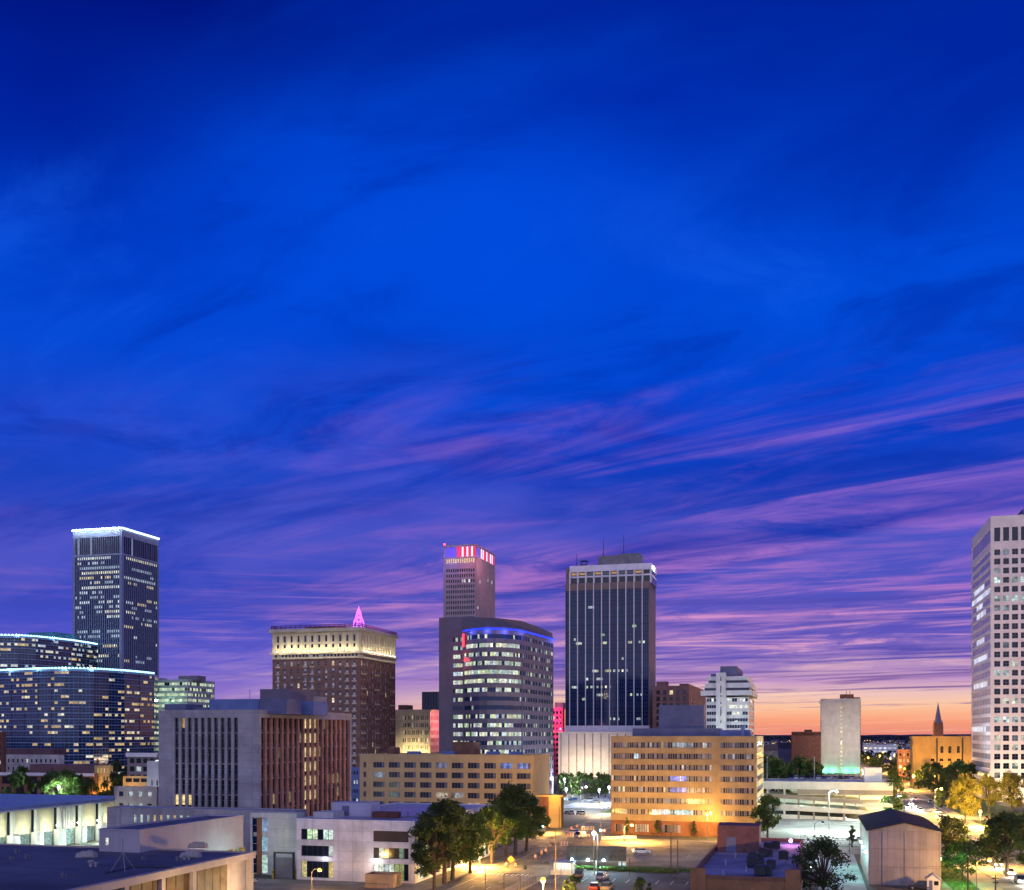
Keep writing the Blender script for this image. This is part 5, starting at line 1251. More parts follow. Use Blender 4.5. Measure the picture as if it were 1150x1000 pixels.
for i in range(48):
    D = R.uniform(620,1900); px = R.uniform(969,1024); tpx('distant_tree','far1' if i % 2 else 'far2',px,D,zy(0,D)*0+HY+(HC-R.uniform(8,12))*FP/D,'dark tree in the lamp-dotted wooded belt along the far end of the right road','trees of the far wooded belt')
for px, D, y, lb in ((868,420,851,'green-lit tree behind the left end of the parking deck'),(880,425,857,'lower green-lit tree in the clump behind the parking deck'),(903,440,852,'teal-lit tree behind the middle of the parking deck'),(912,442,857,'smaller dark tree beside the teal-lit one behind the parking deck'),(861,450,855,'tree tight against the far corner of the tan office')):
    tpx('shade_tree','far2',px,D,y,lb,None,.95)
for i, (px, D, y, lb) in enumerate([(634,540,869,'leftmost slim tree of the lit grove before the windowless white hall'),(642,500,868,'second slim tree from the left in the lit grove by the white hall'),(650,520,866,'slim tree with pale top left of the grove centre'),(657,500,869,'dense slim tree at the grove centre'),(664,520,868,'slim dark tree right of the grove centre'),(672,505,867,'slim bright tree near the right end of the grove'),(680,510,870,'low bright tree at the right end of the grove beside the tan office'),(628,520,871,'small teal-lit tree at the left end of the grove')]):
    tpx('grove_tree','cone2' if i % 3 else 'far2',px,D,y,lb,'lit grove by the white hall',1.25)
for px, D, y, lb in ((22,380,868,'bright green tree in front of the white fascia building at far left'),(57,390,868,'green tree left in the row behind the pavilion roof'),(68,380,867,'fullest green tree in the row behind the pavilion roof'),(79,385,868,'lit green tree right of the fullest one behind the pavilion'),(91,390,871,'darker tree beside the lit trees behind the pavilion'),(103,400,875,'small dark tree next to the yellow stucco house'),(128,415,868,'dark tree right of the yellow stucco house'),(24,470,861,'teal dark tree against the brick fascia building at far left'),(132,560,853,'green lit tree in the gap below the dark glass block'),(142,540,862,'olive tree below the white-edged dark block'),(168,330,898,'small dark tree standing left of the concrete tower foot')):
    tpx('shade_tree','far2' if 'dark' not in lb else 'far1',px,D,y,lb,None,.8)
for px, D, y, lb in ((642,193,984,'small bush top at the bottom edge left of the parked cars'),(720,193,986,'round bush at the bottom edge in the dark car park'),(590,236,972,'small planted shrub on the road island beside the crosswalk'),(16,300,938,'potted shrub by the pavilion entrance at the left edge')):
    tpx('shrub','shrub',px,D,y,lb,None,1.,'shrub')
# far-off woods reading as one mass
wd = MB(); rnd = random.Random(5)
for _ in range(5200):
    D = 1300*(1+rnd.random()**2*5.2); a = math.radians(rnd.uniform(-27,27)); c = Vector((D*math.sin(a), D*math.cos(a), (6 if D < 4000 else 9)+rnd.uniform(-4,3)+(0 if D < 2600 else (D-2600)*.0014)))
    for _k in range(4): leaf(wd, c+Vector((rnd.gauss(0,5),rnd.gauss(0,5),rnd.gauss(0,1.8))), rnd.uniform(2,4.5)*(1 if D < 4000 else 1.6), rnd)
tag(wd.build('far_woods', leafmat('far foliage',(.012,.018,.016),(.03,.04,.03))), kind='stuff')
# distant city lamps: small posts with a glowing head
dl = MB(); dh = MB()
for _ in range(90):
    D = 900*(1+rnd.random()*3.2); px = rnd.choice([rnd.uniform(856,925), rnd.uniform(968,1092), rnd.uniform(968,1024)]); x, y = (px-CX)/FP*D, D; z = 9
    dl.tube((x,y,0),(x,y,z),.12,n=4); dh.ball((x,y,z), .0004*D*rnd.uniform(.5,1.3), 6, 4)
pl = dl.build('lamp_posts', dark_metal); tag(pl, kind='stuff'); hh = dh.build('lamp_heads', emit('distant lamp glow',(1,.55,.18),1.6), pl); tag(hh, kind='stuff')

# ================================================================== street lamps
def make_lamp(kind, h, em, armdir=(1,0), al=2.2):
    r = root('street_lamp', 'x', 'street lamp', 0, 0)
    p = MB(); p.tube((0,0,0),(0,0,.5),.2,.18,10); p.tube((0,0,.5),(0,0,h),.11,.07,8)
    if kind == 'cobra':
        ax, ay = armdir; pts = [(0,0,h-.2),(ax*al*.35,ay*al*.35,h+.45),(ax*al,ay*al,h+.6)]
        for a, c in zip(pts, pts[1:]): p.tube(a, c, .055, .045, 6)
        p.build('pole', gunmetal, r); hx = (ax*al, ay*al, h+.55)
        m = MB(); m.hexa([(hx[0]-.4,hx[1]-.18,hx[2]-.05),(hx[0]+.4,hx[1]-.18,hx[2]-.05),(hx[0]+.4,hx[1]+.18,hx[2]-.05),(hx[0]-.4,hx[1]+.18,hx[2]-.05),(hx[0]-.3,hx[1]-.1,hx[2]+.15),(hx[0]+.3,hx[1]-.1,hx[2]+.15),(hx[0]+.3,hx[1]+.1,hx[2]+.15),(hx[0]-.3,hx[1]+.1,hx[2]+.15)]); m.build('lamp_head', gunmetal, r)
        m = MB(); m.ball((hx[0],hx[1],hx[2]-.12), .42, 10, 6, .8); m.build('bulb', em, r)
    elif kind == 'globe':
        p.build('pole', gunmetal, r); hx = (0,0,h+.3); m = MB(); m.tube((0,0,h-.1),(0,0,h+.1),.2,.25,8); m.build('lamp_head', gunmetal, r); m = MB(); m.ball(hx, .5, 10, 7); m.build('bulb', em, r)
    else:                                             # flood: twin heads on a crossbar
        p.tube((-.9,0,h),(.9,0,h),.06,n=6); p.build('pole', gunmetal, r); hx = (0,0,h)
        for s_ in (-1,1):
            m = MB(); m.box(s_*.8-.35,s_*.8+.35,-.3,.2,h-.1,h+.35); o = m.build('lamp_head', gunmetal, r); m = MB(); m.ball((s_*.8,-.34,h+.1),.34,8,6); m.build('bulb', em, o)
    return r, hx
LAMPS = [  # base px,py | head py | kind | colour | watts | label
 ((538,975),959,'globe','s',13000,'sodium globe lamp glowing inside the street trees by the crosswalk'),
 ((350,1002),977,'cobra','s',900,'sodium arm lamp flaring before the white office at the yard gate'),
 ((701,946),927,'cobra','s',8500,'sodium arm lamp with guy wires at the left end of the tan office'),
 ((794,942.5),914,'globe','s',2800,'tall sodium lamp in front of the right half of the tan office'),
 ((667,983),936,'globe','w',1500,'tall dark pole with a white globe standing before the billboard'),
 ((610,1010),994,'globe','s',18000,'sodium lamp glaring at the bottom edge beside the car park'),
 ((1050,917),886,'cobra','s',30000,'sodium lamp left of the golden tree on the right road'),
 ((1101,930),911,'globe','s',48000,'low sodium lamp under the golden tree'),
 ((1117,976),941,'globe','s',11000,'sodium lamp hidden in the lit tree left of the big dark tree'),
 ((1097,1006),966,'cobra','s',3800,'sodium arm lamp over the headlights at the bottom right'),
 ((1088,882),858,'globe','s',18000,'sodium lamp at the foot of the white grid tower by the hall'),
 ((1026,888),871,'globe','s',18000,'sodium lamp beside the near end of the queue of cars'),
 ((1016,880),863,'globe','s',18000,'sodium lamp left of the yellow tree at the far right road'),
 ((1027,877),860,'globe','s',18000,'sodium lamp right beside the yellow tree below the brick hall'),
 ((1000,869),852,'globe','s',16000,'sodium lamp in the wooded belt near the middle of the right road'),
 ((988,862),849,'globe','s',16000,'sodium lamp in the wooded belt, brightest of the far cluster'),
 ((975,864),851,'globe','s',16000,'sodium lamp just right of the pale stucco block'),
 ((981,868),857,'globe','s',16000,'sodium lamp low in the belt right of the pale stucco block'),
 ((1010,868),856,'globe','s',16000,'sodium lamp over the bend of the right road'),
 ((1004,861),848,'globe','s',16000,'sodium lamp higher up the right road, beyond the bend'),
 ((992,858),845,'globe','s',16000,'small far sodium lamp at the top of the wooded belt'),
 ((612,936),927,'globe','s',7500,'sodium lamp low at the corner of the buff annex'),
 ((676,916),914,'globe','s',5000,'amber lamp half hidden by the left edge of the tan office'),
 ((652,912),884,'cobra','w',4500,'blue-white lamp on the pale street before the grove'),
 ((673,905),887,'globe','w',4500,'white globe lamp at the right end of the grove'),
 ((684,903),884,'globe','w',4500,'white globe lamp against the left edge of the tan office'),
 ((634,894),875,'globe','w',5000,'white globe lamp at the upper left of the grove'),
 ((636,898),886,'globe','w',4500,'white globe lamp low at the left of the grove'),
 ((617,893),873,'globe','w',4500,'white lamp glaring behind the ochre office corner'),
 ((675,944),907,'cobra','n',0,'unlit arm lamp pole on the street left of the tan office'),
 ((931,936),889,'cobra','g',13000,'slim tall pole lamp on the pale plaza before the parking deck'),
 ((1030,992),966,'flood','c',600,'crossarm pole with a glaring cyan-white floodlight before the warehouse'),
 ((915,941),931,'cobra','n',0,'short unlit pole on the pale plaza left of the lone tree'),
 ((954,957),941,'cobra','n',0,'unlit pole by the cyan-lit car park beside the warehouse'),
 ((172,902),855,'cobra','w',1800,'tall white lit pole left of the concrete tower'),
 ((119,880),878,'globe','s',800,'sodium lamp by the yellow stucco house'),
 ((155,872),862,'globe','s',5200,'sodium lamp over the terraced car park left of the concrete tower'),
 ((160,870),866,'globe','s',2500,'sodium lamp right beside the brightest one over the terraced car park'),
 ((66,921),884,'globe','g',4000,'lamp peeping above the pavilion roof among the green trees'),
 ((79,868),855,'globe','c',2600,'cyan white lamp above the red flat roof at far left'),
 ((88,868),856,'globe','c',2600,'cyan white lamp right of its twin above the red flat roof'),
 ((131,868),855,'globe','w',2600,'white lamp in the gap below the dark glass block'),
 ((1005,845),834,'flood','c',30000,'distant bluish white floodlight below the sunset'),
]
e_cyan = emit('cyan lamp glow', (.5,1.,.95), 3)
for (bx_, by), hy, kind, c, wts, lb in LAMPS:
    D = HC*FP/(by-HY); e, n = gp(bx_, by); h = max(4.5 if D > 300 else 3.5, zy(hy, D)); 
    if D > 500: h = min(h, 13)
    em = {'s': e_sodium, 'w': e_white, 'c': e_cyan, 'g': e_white, 'n': gunmetal}[c]; col = {'g': (.78,1,.84), 's': sodium_c, 'w': white_c, 'c': cyan_c, 'n': white_c}[c]
    r, hx = make_lamp(kind, h-.3, em, (1,0) if by < 960 or bx_ > 900 else (.9,-.3)); place(r, e, n, label=lb, group='street lamps')
    if wts:
        q = (hx[0], hx[1]-(.6 if kind == 'flood' else 0), hx[2]-.75)
        lamp(r, q, wts*(1.5 if D > 400 else 1.), col, .4)
zt_deck = zy(878.2,391)
# plain unlit poles
def pole(px, py, ytop, lb, cross=0., r0=.14, name='utility_pole'):
    D = HC*FP/(py-HY); e, n = gp(px, py); r = root(name, lb, 'pole', e, n); h = zy(ytop, D); m = MB(); m.tube((0,0,0),(0,0,h),r0,r0*.75,8); m.build('shaft', bark, r)
    if cross:
        m = MB(); m.box(-cross,cross,-.07,.07,h-.7,h-.5); m.box(-cross*.8,cross*.8,-.07,.07,h-1.5,h-1.32); m.build('crossarm', bark, r)
        for x in (-cross*.9,-cross*.45,cross*.45,cross*.9): m = MB(); m.tube((x,0,h-.5),(x,0,h-.28),.06,n=6); m.build('insulator', steel, r)
    else:
        m = MB(); m.tube((0,0,h),(0,0,h+.15),r0*1.1,n=8); m.build('cap', gunmetal, r)
pole(753.5,985,934,'taller of two dark wooden poles standing in the sandy car park'); pole(761,983,944,'leaning shorter dark pole right of the taller one in the sandy car park')
pole(671,982,938,'second dark pole tight beside the white globe pole at the billboard'); pole(624,1003,932,'thin dark pole at the left of the kiosk',r0=.1); pole(545,1010,975,'thin pole at the bottom edge on the near pavement of the main road',r0=.09)
pole(1087,1010,962,'wooden pole at the bottom edge beside the right road',0); pole(1118,1008,983,'dark pole with short crossarm at the bottom right corner',.6); pole(1058,938,912,'dark pole with crossarm beyond the warehouse roof',1.1)
pole(628,930,906,'slim pole at the buff annex corner',r0=.1); pole(707,985,965,'short slim pole in the dark car park by the hedge',r0=.08)
for px, D, y, lb in ((861.5,395,851,'thin flagless pole on the left of the parking deck roof'),(914.5,402,851,'thin pole in the middle of the parking deck roof'),(963.5,402,852,'thin pole at the right of the parking deck roof, by the stair house')):
    e, n = gd(px, D); r = root('roof_pole', lb, 'pole', e, n, zt_deck); m = MB(); m.tube((0,0,0),(0,0,zy(y,D)-zt_deck),.13,.09,7); m.build('shaft', steel, r); m = MB(); m.ball((0,0,zy(y,D)-zt_deck),.2,8,5); m.build('cap', steel, r)

# ================================================================== cars
PAINT = {k: mat(k+' car paint', c, .32, .04, .4, spec=.5) for k, c in dict(white=(.62,.62,.62), silver=(.36,.37,.39), black=(.02,.02,.025), red=(.12,.014,.018), blue=(.03,.06,.24), grey=(.11,.11,.12)).items()}
carglass = mat('car glass',(.012,.014,.02),.08,.05,.3,spec=.6); e_head = emit('headlight glow',(1,.95,.8),12); e_tail = emit('tail light glow',(1,.04,.03),5); dull_lens = mat('clear lens',(.5,.5,.5),.2); dull_red = mat('red lens',(.25,.02,.02),.25)
def loft(mb, prof, ws):                               # side profile (y, z) lofted across with inset widths
    n = len(prof); b = len(mb.v)
    for s_ in (-1, 1):
        for (y, z), w in zip(prof, ws): mb.v.append((s_*w, y, z))
    for i in range(n):
        j = (i+1) % n; mb.f.append((b+i, b+j, b+n+j, b+n+i)); mb.mi.append(0); mb.col.append(None)
    mb.f += [tuple(b+i for i in range(n))[::-1], tuple(b+n+i for i in range(n))]; mb.mi += [0,0]; mb.col += [None,None]
def make_car(paint, suv=False, on=False, van=False):
    r = root('car', 'x', 'car', 0, 0); H_ = 1.95 if van else 1.7 if suv else 1.44; yb = -2.2 if (suv or van) else -1.9
    m = MB(); loft(m, [(-2.25,.32),(2.25,.32),(2.32,.62),(2.2,.86),(1.25,1.0),(-1.6 if not suv else -2.2,1.02),(-2.25,.92),(-2.32,.6)], [.86,.86,.88,.84,.82,.82,.84,.88])
    loft(m, [(.35,H_-.06),(.2,H_),(-1.0 if not (suv or van) else -1.9,H_),(-1.15 if not (suv or van) else -2.0,H_-.06)], [.66,.62,.62,.66]); m.build('body', PAINT[paint], r)
    m = MB(); loft(m, [(1.2,.985),(.34,H_-.05),(-1.14 if not (suv or van) else -1.99,H_-.05),(yb,1.0)], [.80,.655,.655,.80]); m.build('window', carglass, r)
    for sx in (-1,1):
        for y in (1.42,-1.42):
            m = MB(); m.tube((sx*.68,y,.34),(sx*.9,y,.34),.34,n=14); o = m.build('wheel', rubber, r); m = MB(); m.tube((sx*.89,y,.34),(sx*.915,y,.34),.2,n=10); m.build('rim', steel, o)
        m = MB(); m.box(sx*.62-.17,sx*.62+.17,2.22,2.36,.62,.78) if not on else m.ball((sx*.62,2.34,.72),.22,8,6); m.build('headlight', e_head if on else dull_lens, r)
        m = MB(); m.box(sx*.66-.15,sx*.66+.15,-2.36,-2.24,.68,.86); m.build('taillight', e_tail if on else dull_red, r)
    return r
PROTO = {}
def car(px, py, paint, rz, label, group, suv=False, on=False, van=False, z=0., en=None):
    key = (paint, suv, on, van)
    if key in PROTO: r = copy_tree(PROTO[key])
    else: r = PROTO[key] = make_car(*key)
    e, n = en if en else gp(px, py, z); place(r, e, n, rz, 1., z, label, group); r['category'] = 'van' if van else 'car'
    return r
PI = math.pi
car(720.5,959,'white',-PI/2+.25,'white car parked alone in the lamp-lit sandy car park','x' and 'parked cars in the car parks')
car(650,986,'black',.15,'dark car nearest the kiosk in the dusky car park','parked cars in the car parks', suv=True)
car(677,988,'blue',-.1,'dark blue car behind the billboard, right of the one nearest the kiosk','parked cars in the car parks', suv=True)
car(668,999.5,'red',.05,'dark red car at the bottom edge of the dusky car park','parked cars in the car parks')
car(682,1000,'grey',-.05,'grey car right of the dark red one at the bottom edge','parked cars in the car parks', suv=True)
for i, (px, py, p, lb) in enumerate([(908,963,'red','red car farthest in the strip beside the violet roofed shop'),(906,971,'silver','silver car second from the far end of the strip beside the violet roofed shop'),(907,981,'white','white car halfway along the strip beside the violet roofed shop'),(908,991,'grey','grey car nearest along the strip beside the violet roofed shop')]):
    car(px, py, p, -PI/2, lb, 'cars beside the violet roofed shop', suv=i % 2 == 0)
car(1033,999,'black',PI/2,'dark car at the bottom edge under the cyan floodlight','parked cars in the car parks', suv=True)
car(276,992,'silver',PI/2-.2,'silver car parked under the concrete wing in the yard','parked cars in the car parks')
car(654,941,'white',-.6,'white van standing at the road works by the intersection','x' and None, van=True); car(643,937,'silver',PI/2,'silver car crossing the intersection behind the barricades',None)
car(644,899.5,'blue',PI/2,'blue car on the pale street left of the grove',None); car(661,900.5,'silver',PI/2,'greenish-lit silver car on the pale street below the grove',None, suv=True); car(668,902,'grey',PI/2,'grey car tucked beside the greenish-lit silver one',None)
for i, px in enumerate((636.5,642,650,654.5)): car(px, 914.5+.2*i, ('silver','white','grey','silver')[i], .2, ('first','second','third','fourth')[i]+' car from the left of the pale row on the bright street','cars on the bright pale street', suv=i % 2 == 1)
car(1045,902.5,'grey',PI+0,'dark grey car driving alone on the right road, lit by the lamp',None)
on_l = ['nearest car with blazing headlights at the bottom right','second headlit car at the bottom right, just behind the nearest','headlit car coming out from under the lit tree','headlit car leading the queue on the right road','second headlit car of the queue','third headlit car of the queue','headlit car in the left lane beside the queue','fourth headlit car of the queue','headlit car farther up where the road bends','far headlit car past the bend','faint far headlit car below the brick hall side street','farthest headlit car on the right road'] + ['pinprick headlights of a car '+w for w in ('entering the wooded belt','in the middle of the wooded belt','deep in the wooded belt','near the far end of the wooded belt','just short of the white shed strip','beside the pale stucco block')]
for i, (e, n, p) in enumerate([(40.8,235,'silver'),(40.9,248,'white'),(40.8,263,'grey'),(40.9,440,'white'),(40.8,452,'silver'),(41,466,'grey'),(37.8,459,'white'),(40.9,482,'silver'),(40.8,540,'white'),(38,600,'silver'),(40.9,660,'grey'),(40.9,760,'white'),(40.9,700,'silver'),(38,830,'white'),(40.9,900,'silver'),(38,980,'white'),(40.9,1060,'silver'),(38,720,'grey')]):
    r = car(0,0,p,PI,on_l[i],'headlit cars on the right road', on=True, suv=i % 3 == 0, en=(e,n))
    lamp(r, (0,4.2,.7), 260 if n < 300 else 700, (1,.9,.75), .4)
for i, (n, p, lb) in enumerate([(420,'silver','silver car heading away beside the golden tree'),(433,'white','white car heading away just ahead of the silver one'),(447,'grey','grey car heading away, third beside the queue'),(520,'silver','silver car heading away farther up the right road')]):
    car(0,0,p,0,lb,'cars heading away on the right road', on=True, en=(46.2,n))
zt_deck = zy(878.2,391)
for i in range(12):
    e, n = gd(888+i*6.2, 411); car(0,0,('blue','white','silver','black','grey','white')[i % 6], R.uniform(-.05,.05), 'car parked in the row on the parking deck roof, seen only by its top','cars on the parking deck roof', suv=i % 4 == 1, z=zt_deck, en=(e,n))
for i, px in enumerate((112,120,128,136,143)): car(px, 884-i*.3, ('white','silver','black','red','grey')[i], 0, ('white','silver','black','red','grey')[i]+' car in the lamp-lit lot right of the yellow stucco house','cars in the lot by the stucco house')

# ================================================================== street objects
# overhead wires along the right road
def wire(p0, p1, sag, lb):
    m = MB(); a, c = Vector(p0), Vector(p1); last = a
    for i in range(1, 13):
        t = i/12; v = a.lerp(c, t); v.z -= sag*4*t*(1-t); m.tube(tuple(last), tuple(v), .03, n=4, cap=False); last = v
    o = m.build('overhead_wire', rubber); tag(o, lb, 'wire', 'overhead wires'); return o
def top_of(px, py, ytop): D = HC*FP/(py-HY); e, n = gp(px, py); x, y = wxy(e, n); return (x, y, zy(ytop, D)-.4)
wa_, wb_, wc_ = top_of(1118,1008,983), top_of(1087,1010,962), top_of(1058,938,912)
wire(wb_, wc_, 1.6, 'overhead wire running from the bottom right wooden pole back past the warehouse'); wire(wa_, wb_, .8, 'short overhead wire between the two bottom right poles')
wire(top_of(701,946,927), (*wxy(*gp(722,944)), .2), .0, 'guy wire slanting down right of the arm lamp before the tan office'); wire(top_of(1030,992,968), wb_, 1., 'overhead wire from the floodlight pole across the dark trees')
# billboard seen from behind
e0, n0 = gp(637,975.5); e1, n1 = gp(694.5,976.5); r = root('billboard', 'large dark billboard seen from the back, lit by three lamps at its foot', 'billboard', e0, n0); Lb = 13.2; D = 240; z0, z1 = zy(965.5,D), zy(949.5,D)
rzb = math.atan2(n1-n0, e1-e0); r.rotation_euler = (0,0,-T+rzb*.0+.06)
m = MB(); m.box(0,Lb,0,.22,z0,z1); m.build('panel', mat('panel back',(.05,.055,.06),.8,.3,.8), r)
m = MB()
for k in range(8): m.box(k*Lb/7-.05,k*Lb/7+.05,-.16,-.003,z0,z1)
for z in (z0+.5,(z0+z1)/2,z1-.5): m.box(-.05,Lb+.05,-.1,-.002,z-.06,z+.06)
m.build('stiffener', dark_metal, r)
for k in range(3): x = 1+k*(Lb-2)/2; m = MB(); m.tube((x,.1,0),(x,.1,z0+.1),.17,n=8); m.build('leg', dark_metal, r)
m = MB(); m.box(-.2,Lb+.2,-1.1,-.3,z0-.14,z0-.05); m.build('catwalk', gunmetal, r)
for x in (1.2,4.8,8.3): m = MB(); m.ball((x,-.75,z0+.2),.3,8,6); m.build('lamp_head', emit('teal white lamp',(.75,1,1),24), r); lamp(r, (x,-1.0,z0-.5), 620, (.55,1,.9), .25)
e, n = gp(699,972); r = root('service_box', 'tall pale box standing at the right end of the billboard', 'utility box', e, n); m = MB(); m.box(-.8,.8,-.6,.6,0,2.7); m.build('cabinet', steel, r); m = MB(); m.box(-.9,.9,-.7,.7,2.7,2.85); m.build('lid', gunmetal, r); m = MB(); m.box(-.05,.05,-.66,-.6,.3,2.4); m.build('door_seam', dark_metal, r)
# glazed kiosk
e0, n0 = gp(618,983); r = root('bus_shelter', 'small white-lit glass kiosk with a blue flat roof at the car park corner', 'kiosk', e0, n0); wK, lK, hK = 4.7, 3., 2.7
m = MB(); m.box(-.25,wK+.25,-.25,lK+.25,hK,hK+.22); m.build('roof', slate_box, r)
for x in (0,wK*.5,wK):
    for y in (0,lK): m = MB(); m.box(x-.06,x+.06,y-.06,y+.06,0,hK); m.build('post', gunmetal, r)
m = MB(); m.box(.06,wK-.06,lK-.05,lK-.0,.1,hK-.05); m.build('back_panel', mat('frosted panel',(.7,.75,.75),.5), r)
m = MB(); m.box(.06,wK*.5-.06,0,.04,.1,1.1); m.box(wK*.5+.06,wK-.06,0,.04,.1,1.1); m.build('front_panel', mat('frosted panel',(.7,.75,.75)), r)
m = MB(); m.box(.4,wK-.4,lK-.6,lK-.2,.42,.5); m.build('bench', gunmetal, r); lamp(r, (wK*.5,lK*.4,hK-.35), 55, (.75,1,.95), .2)
m = MB(); m.box(wK*.3,wK*.7,lK*.3,lK*.45,hK-.1,hK-.01); m.build('ceiling_light', e_white, r)
# road-work barrels, barricades
def barrel():
    r = root('traffic_barrel','x','traffic barrel',0,0); m = MB(); m.tube((0,0,.1),(0,0,1.05),.36,.27,14); m.build('drum', mat('orange plastic',(.62,.2,.03),.5,.1), r); m = MB(); m.tube((0,0,0),(0,0,.1),.48,.46,14); m.build('rubber_base', rubber, r)
    for z in (.42,.75): m = MB(); m.tube((0,0,z),(0,0,z+.15),.345-.03*(z>.5),.33-.03*(z>.5),14); m.build('reflective_band', white_paint, r)
    return r
bb = barrel()
for i, (px, py, lb) in enumerate([(601,964.5,'nearest orange traffic barrel on the lane divide'),(608,960,'second orange traffic barrel on the lane divide'),(613,957.5,'third orange traffic barrel on the lane divide'),(618,952,'fourth orange traffic barrel on the lane divide'),(619,947.5,'farthest orange traffic barrel on the lane divide'),(569,974,'orange traffic barrel left of the sign at the crosswalk'),(579,974.5,'orange traffic barrel right of the sign at the crosswalk'),(642,932,'orange barrel at the mouth of the far street, left one'),(648,930,'orange barrel at the mouth of the far street, right one'),(655,931,'orange barrel beside the barricades in the far street'),(661,925,'lone orange barrel up the bright street')]):
    e, n = gp(px, py); place(bb if i == 0 else copy_tree(bb), e, n, 0, 1., 0, lb, 'orange traffic barrels at the road works')
def barricade():
    r = root('barricade','x','barricade',0,0)
    for z in (.5,.9,1.3): 
        m = MB()
        for k in range(6): m.box(-1.2+k*.4,-1.2+(k+1)*.4,-.03,.03,z,z+.24, k % 2)
        m.build('rail', [mat('orange plastic',(.62,.2,.03)), white_paint], r)
    for x in (-.95,.95): m = MB(); m.box(x-.05,x+.05,-.5,.5,0,.08); m.box(x-.05,x+.05,.035,.09,.08,1.6); m.build('leg', steel, r)
    return r
q = barricade()
for i, (px, py, rz, lb) in enumerate([(633,952,.3,'orange striped barricade left on the near side of the intersection'),(656,934,-.2,'orange striped barricade behind the white van'),(663,934,.1,'orange striped barricade right of the white van'),(640,941.5,.5,'orange striped barricade beside the silver car')]):
    e, n = gp(px, py); place(q if i == 0 else copy_tree(q), e, n, rz, 1, 0, lb, 'barricades at the road works')
e, n = gp(574,973); r = root('road_works_sign','orange diamond road works sign on a stand by the crosswalk','road sign',e,n); m = MB(); m.poly([(0,-.03,.7),(.85,-.03,1.55),(0,-.03,2.4),(-.85,-.03,1.55)]); m.poly([(0,.03,.7),(-.85,.03,1.55),(0,.03,2.4),(.85,.03,1.55)]); 
for (a, c) in (((0,.7),(.85,1.55)),((.85,1.55),(0,2.4)),((0,2.4),(-.85,1.55)),((-.85,1.55),(0,.7))): m.poly([(a[0],-.03,a[1]),(a[0],.03,a[1]),(c[0],.03,c[1]),(c[0],-.03,c[1])])
m.build('panel', mat('orange sign',(.8,.22,.03),.5,.1), r)
for x in (-.5,.5): m = MB(); m.tube((x,.35,0),(0,.06,1.4),.04,n=6); m.build('leg', gunmetal, r)
# concrete barriers by the tan office
def jersey():
    r = root('concrete_barrier','x','barrier',0,0); m = MB(); p = [(-.3,0),(.3,0),(.28,.12),(.12,.35),(.08,.85),(-.08,.85),(-.12,.35),(-.28,.12)]
    a = [(-1.5,y,z) for y, z in p]; c = [(1.5,y,z) for y, z in p]; m.poly(a[::-1]); m.poly(c)
    for i in range(8): j = (i+1) % 8; m.poly([a[i],a[j],c[j],c[i]])
    m.build('block', white_paint, r); m = MB(); m.box(-1.2,-.9,-.31,-.285,.0,.1); m.box(.9,1.2,-.31,-.285,0,.1); m.build('drain_slot', dark_metal, r); return r
q = jersey()
for i in range(6):
    e, n = gp(681+i*5.6, 943.2-.25*i); place(q if i == 0 else copy_tree(q), e, n, R.uniform(-.15,.15), 1, 0, ('leftmost','second from the left','third from the left','fourth from the left','fifth from the left','rightmost')[i]+' white concrete barrier in the row before the tan office','concrete barriers before the tan office')
# traffic signals
def signal(px, py, ytop, lb, lit):
    D = HC*FP/(py-HY); e, n = gp(px, py); r = root('traffic_signal', lb, 'traffic signal', e, n); h = zy(ytop, D); m = MB(); m.tube((0,0,0),(0,0,h),.12,.1,8); m.build('pole', gunmetal, r)
    m = MB(); m.box(-.22,.22,-.45,-.13,h-1.15,h); o = m.build('signal_head', dark_metal, r)
    for k, (c, nm) in enumerate((((1,.05,.03),'red'),((1,.6,.1),'amber'),((.3,1,.8),'green'))):
        m = MB(); m.ball((0,-.47,h-.2-.37*k), .17 if lit != nm else .34, 8, 6); m.build('lens', emit(nm+' signal', c, 20) if lit == nm else rubber, o)
signal(610,932,924.5,'traffic signal showing green at the annex corner','green'); signal(675,938,929,'traffic signal with a bluish green lens on the far corner','green'); signal(679,941,932,'traffic signal showing red beside the tan office corner','red'); signal(1057,938,926,'traffic signal showing amber where the cross street meets the right road','amber')
# yard: shutter gate, bollards, walled bin enclosure, gate frame, fence, booth
e, n = gp(309,986.5); r = root('shutter_gate','grey roller shutter with a frame between yellow posts in the yard','gate',e,n); m = MB()
for k in range(12): m.box(0,4.0,0,.08+.03*(k % 2),.05+k*.36,.05+k*.36+.34)
m.build('shutter', gunmetal, r)
for x in (-.35,4.0): m = MB(); m.box(x,x+.35,-.1,.3,0,5.2); m.build('post', dark_metal, r)
m = MB(); m.box(-.35,4.35,-.1,.3,5.2,5.5); m.build('lintel', dark_metal, r)
def boll():
    r = root('bollard','x','bollard',0,0); m = MB(); m.tube((0,0,0),(0,0,1.9),.2,n=12); m.ball((0,0,1.9),.2,12,5,.5); m.build('post', mat('yellow paint',(.62,.44,.05),.5,.15), r); m = MB(); m.tube((0,0,1.3),(0,0,1.5),.21,n=12); m.build('band', rubber, r); return r
q = boll()
for i, (px, lb) in enumerate(((306.5,'yellow bollard left of the grey shutter'),(332.5,'yellow bollard right of the grey shutter'))): e, n = gp(px, 987); place(q if i == 0 else copy_tree(q), e, n, 0, 1, 0, lb, 'bollards at the shutter')
e, n = gp(410,997); r = root('bin_enclosure','brown walled open-topped enclosure in front of the white office','enclosure',e,n); we, le, he = 6.0, 4.2, 2.7; em_ = mat('brown block wall',(.36,.25,.17),.9,.2,.3,.4)
